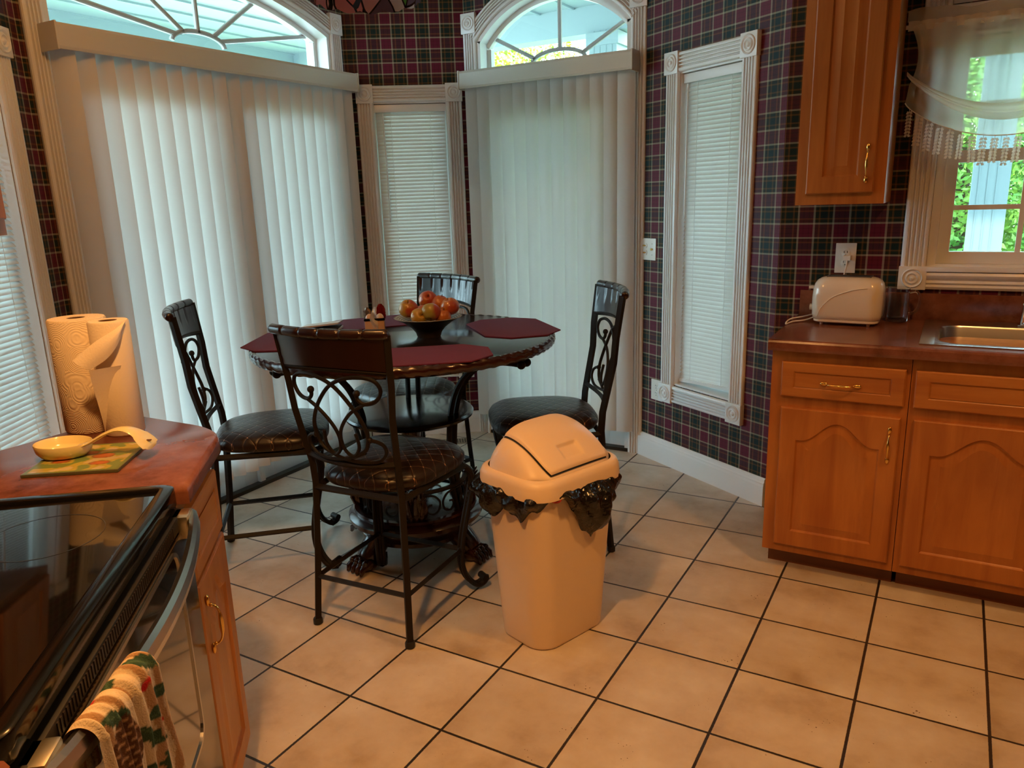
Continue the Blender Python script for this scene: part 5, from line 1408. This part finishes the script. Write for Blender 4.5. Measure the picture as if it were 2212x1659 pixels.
def outlet(name, mat4, w, h, kind, label, cat_):
    t = thing(name, label, cat_, mat4)
    MB().box(-w / 2, w / 2, -.0065, 0, -h / 2, h / 2, bev=.0025).obj('cover_plate', PLATE, t)
    f = MB(); d = MB()
    if kind == 'duplex':
        for z in (.020, -.020):
            f.lathe([(.0165, -.0), (.0165, .0025), (.0150, .0032), (0, .0032)], 24, mat=Matrix.Translation((0, -.006, z)) @ Matrix.Rotation(PI / 2, 4, 'X'))
            for x in (-.006, .006): d.box(x - .0011, x + .0011, -.0098, -.0090, z + .001, z + .009)
            d.lathe([(.0024, 0), (.0024, .001), (0, .001)], 10, mat=Matrix.Translation((0, -.0090, z - .007)) @ Matrix.Rotation(PI / 2, 4, 'X'))
        d.lathe([(.002, 0), (.002, .001), (0, .001)], 8, mat=Matrix.Translation((0, -.0065, 0)) @ Matrix.Rotation(PI / 2, 4, 'X'))
        f.obj('receptacle', PLATE, t); d.obj('slots', BLACKM, t)
    else:
        f = MB()
        for z in (.018, -.018): f.lathe([(.012, 0), (.012, .004), (0, .004)], 20, mat=Matrix.Translation((-.024, -.006, z)) @ Matrix.Rotation(PI / 2, 4, 'X'))
        f.obj('toggle_ring', PLATE, t)
        g = MB()
        for z in (.018, -.018): g.tube([(-.024, -.008, z), (-.030, -.022, z + .001)], .004, n=8)
        g.tube([(.026, -.006, 0), (.026, -.014, 0)], .006, n=8); g.obj('brass_toggle', BRASS, t)
        d = MB()
        for z in (.018, -.018, -.0):
            d.lathe([(.0018, 0), (.0018, .001), (0, .001)], 8, mat=Matrix.Translation((.026, -.0065, z * 1.6)) @ Matrix.Rotation(PI / 2, 4, 'X'))
        d.obj('screws', GREY, t)
outlet('wall_outlet', SKf @ Matrix.Translation((1.398 - 1.129, 0, 1.153)), .079, .122, 'duplex', 'white duplex outlet above the toaster with the toaster plugged in', 'outlet')
outlet('light_switch', DRf @ Matrix.Translation((.068, 0, 1.152)), .108, .113, 'switch', 'white switch plate with brass toggles beside the middle door casing', 'light switch')
outlet('wall_outlet', DRf @ Matrix.Translation((.150, 0, .402)), .090, .112, 'duplex', 'white outlet tucked behind the bottom corner block of the right narrow window', 'outlet')
def mug():
    t = thing('glass_mug', 'clear glass mug standing between the toaster and the window', 'mug', at(1.612, 1.915, .9145, math.radians(12)))
    g, nt, b = mk('clear_glass'); b.inputs['Base Color'].default_value = (.97, .98, .98, 1); b.inputs['Transmission Weight'].default_value = 1.0; b.inputs['Roughness'].default_value = .01; b.inputs['IOR'].default_value = 1.3
    MB().lathe([(0, 0), (.036, 0), (.039, .004), (.040, .02), (.040, .134), (.0375, .1345), (.0370, .02), (.034, .011), (0, .010)], 40).obj('glass_body', g, t)
    MB().tube(cat([(.039, 0, .115), (.062, 0, .118), (.076, 0, .100), (.074, 0, .060), (.060, 0, .036), (.039, 0, .032)], 5), .0052, n=10).obj('handle', g, t)
mug()

# ---- sheer swag curtain
def curtain():
    SH = mat_sheet('sheer_voile', (.97, .94, .86), .78, alpha=.50, rough=.9)
    SH2 = mat_sheet('gathered_voile', (.94, .88, .76), .6, alpha=.85, rough=.9)
    LACE = mat_sheet('lace_trim', (.92, .88, .80), .35, alpha=.96, rough=.9)
    t = thing('sheer_curtain', 'sheer cream swag curtain with leaf fringe over the sink window', 'curtain', Matrix.Identity(4))
    x0, x1, yr, zr = 1.572, 2.88, 1.930, 2.000; cx_ = (x0 + x1) / 2
    MB().tube([(x0 - .02, yr, zr), (x1 + .02, yr, zr)], .0075, n=10).obj('curtain_rod', WHITE, t)
    def hem(x):
        # two swags, meeting at the middle
        u = (x - x0) / (x1 - x0) * 2; u = u - 1 if u > 1 else u
        return 1.735 - .135 * math.sin(PI * min(1, max(0, u))) ** .75
    rnd = random.Random(9)
    def fn(u, v):
        x = x0 + (x1 - x0) * u; z = zr + (hem(x) - zr) * v
        pinch = math.sin(PI * min(1, v * 1.3)) * .018 * math.exp(-((x - x0) / .06) ** 2)
        uu = (u * 2) % 1
        y = yr - .012 - .010 * math.sin(u * 96) * (1 - .6 * v) - .016 * math.sin(PI * uu) * v - .006 * math.sin(v * 19 + 5 * uu)
        return (x + pinch + (.012 * math.sin(v * PI) if u < .02 else 0), y, z)
    MB().grid(180, 30, fn).obj('sheer_panel', SH, t, fixn=False)
    MB().grid(180, 5, lambda u, v: (x0 - .012 + (x1 - x0 + .024) * u, yr - .011 - .006 * math.sin(u * 160), zr - .016 + .034 * v)).obj('rod_pocket', SH2, t, fixn=False)
    MB().grid(180, 5, lambda u, v: (x0 - .016 + (x1 - x0 + .03) * u, yr - .006 - .012 * math.sin(u * 75) * v, zr + .016 + (.038 + .008 * math.sin(u * 30)) * v)).obj('header_ruffle', SH, t, fixn=False)
    # gathered swag fold
    for k in range(2):
        xa = x0 + (x1 - x0) * .5 * k; xb = xa + (x1 - x0) * .5
        def sw(u, v, xa=xa, xb=xb):
            x = xa + (xb - xa) * u; s_ = math.sin(PI * u); zc = 1.835 - .155 * s_ ** .85
            return (x, yr - .040 - .018 * math.sin(PI * v) * (1 + .5 * s_) - .003 * math.sin(v * 18), zc + (v - .5) * (.016 + .040 * s_))
        MB().grid(60, 10, sw).obj('swag_fold', SH2, t, fixn=False)
    # leaf fringe strands
    n = 37
    hl = [((x0 + (x1 - x0) * i / 160), yr - .016 - .016 * math.sin(PI * ((i / 160 * 2) % 1)), hem(x0 + (x1 - x0) * i / 160)) for i in range(161)]
    MB().tube(hl, .0022, n=5).obj('lace_edge', LACE, t)
    for i in range(n):
        x = x0 + (x1 - x0) * (i + .5) / n; z = hem(x); y = yr - .016 - .016 * math.sin(PI * (((x - x0) / (x1 - x0) * 2) % 1)); b = MB(); L_ = .094 + rnd.uniform(-.008, .008); sw_ = rnd.uniform(-.006, .006); rot = rnd.uniform(-.9, .9)
        b.tube([(x, y, z), (x + sw_, y, z - L_)], .0008, n=4)
        k = 8
        for j in range(k):
            zz = z - .010 - (L_ - .012) * j / (k - 1); xx = x + sw_ * (j / k)
            for s_ in (-1, 1):
                d = Vector((s_ * math.cos(rot) * .0145, math.sin(rot) * s_ * .0145, -.0075)); w = Vector((s_ * math.cos(rot) * .0022, 0, .0058))
                p = Vector((xx, y, zz)); b.add([p, p + d * .5 + w, p + d, p + d * .5 - w], [(0, 1, 2, 3)])
        b.obj('leaf_strand', LACE, t, fixn=False)
curtain()

# ---- stained glass lamp
def tiffany():
    cz = 2.150
    t = thing('pendant_lamp', 'stained glass pendant lamp with pink and green flowers hanging over the table', 'pendant lamp', at(TX - .045, TY - .03, 0))
    m, nt, b = mk('stained_glass'); tc = N(nt, 'ShaderNodeTexCoord')
    vo = N(nt, 'ShaderNodeTexVoronoi'); vo.inputs['Scale'].default_value = 15; ve = N(nt, 'ShaderNodeTexVoronoi', feature='DISTANCE_TO_EDGE'); ve.inputs['Scale'].default_value = 15
    for q in (vo, ve): nt.links.new(tc.outputs['Object'], q.inputs['Vector'])
    sp = N(nt, 'ShaderNodeSeparateColor'); nt.links.new(vo.outputs['Color'], sp.inputs[0])
    r = ramp(nt, [(0, (.85, .40, .42)), (.3, (.80, .52, .50)), (.46, (.08, .26, .05)), (.60, (.30, .26, .30)), (.74, (.75, .70, .68)), (.86, (.16, .12, .18))], 'CONSTANT'); nt.links.new(sp.outputs[0], r.inputs[0])
    mx = N(nt, 'ShaderNodeMix', data_type='RGBA'); mx.inputs[7].default_value = (.006, .005, .005, 1); nt.links.new(math_(nt, 'LESS_THAN', ve.outputs[0], .045), mx.inputs[0]); nt.links.new(r.outputs[0], mx.inputs[6]); nt.links.new(mx.outputs[2], b.inputs['Base Color'])
    b.inputs['Roughness'].default_value = .25; b.inputs['Specular IOR Level'].default_value = .7
    n = 96; vs = []; fs = []; prof = [(.192, 0), (.194, .02), (.190, .06), (.176, .11), (.155, .165), (.105, .21), (.045, .235)]
    for j, (rr_, z) in enumerate(prof):
        for i in range(n):
            a = 2 * PI * i / n; dz = (-.012 * abs(math.sin(a * 6.5)) + .010) if j == 0 else 0
            vs.append((rr_ * math.cos(a), rr_ * math.sin(a), cz + z + dz))
    for j in range(len(prof) - 1):
        for i in range(n): fs.append((j * n + i, j * n + (i + 1) % n, (j + 1) * n + (i + 1) % n, (j + 1) * n + i))
    MB().add(vs, fs, True).obj('glass_shade', m, t, fixn=False)
    MB().lathe([(.050, cz + .232), (.045, cz + .245), (.02, cz + .262), (.0, cz + .264)], 24).obj('cap', DARKMETAL, t)
    MB().tube([(0, 0, cz + .255), (0, 0, H - .02)], .004, n=6).obj('chain', DARKMETAL, t)
    MB().lathe([(.06, H - .001), (.058, H - .018), (.02, H - .03)], 24).obj('canopy', DARKMETAL, t)
tiffany()
# ---- floor register near the far wall
def register():
    t = thing('floor_register', 'dark floor vent register in the tile before the middle wall', 'floor vent', at(-.80, 2.20, 0, math.radians(36)))
    MB().box(-.14, .14, -.05, .05, 0, .004, bev=.001).obj('register_frame', simple('register_tan', (.30, .25, .18), .5), t)
    b = MB()
    for i in range(16): b.box(-.122 + i * .016, -.116 + i * .016, -.036, .036, .0041, .0052)
    b.obj('register_slots', BLACKM, t)
register()
# ---- ceiling lights out of view (their bulbs hang below them)
for (x, y, lb) in ((.95, -1.05, 'round ceiling light above the range'), (.05, -.15, 'round ceiling light between the range and the table'), (2.55, .45, 'round ceiling light before the sink counter')):
    t = thing('ceiling_light', lb, 'ceiling light', at(x, y, 0))
    MB().lathe([(.11, H - .001), (.11, H - .03), (.09, H - .05), (.02, H - .055), (0, H - .055)], 32).obj('ceiling_plate', WHITE, t)
bpy.context.view_layer.update()
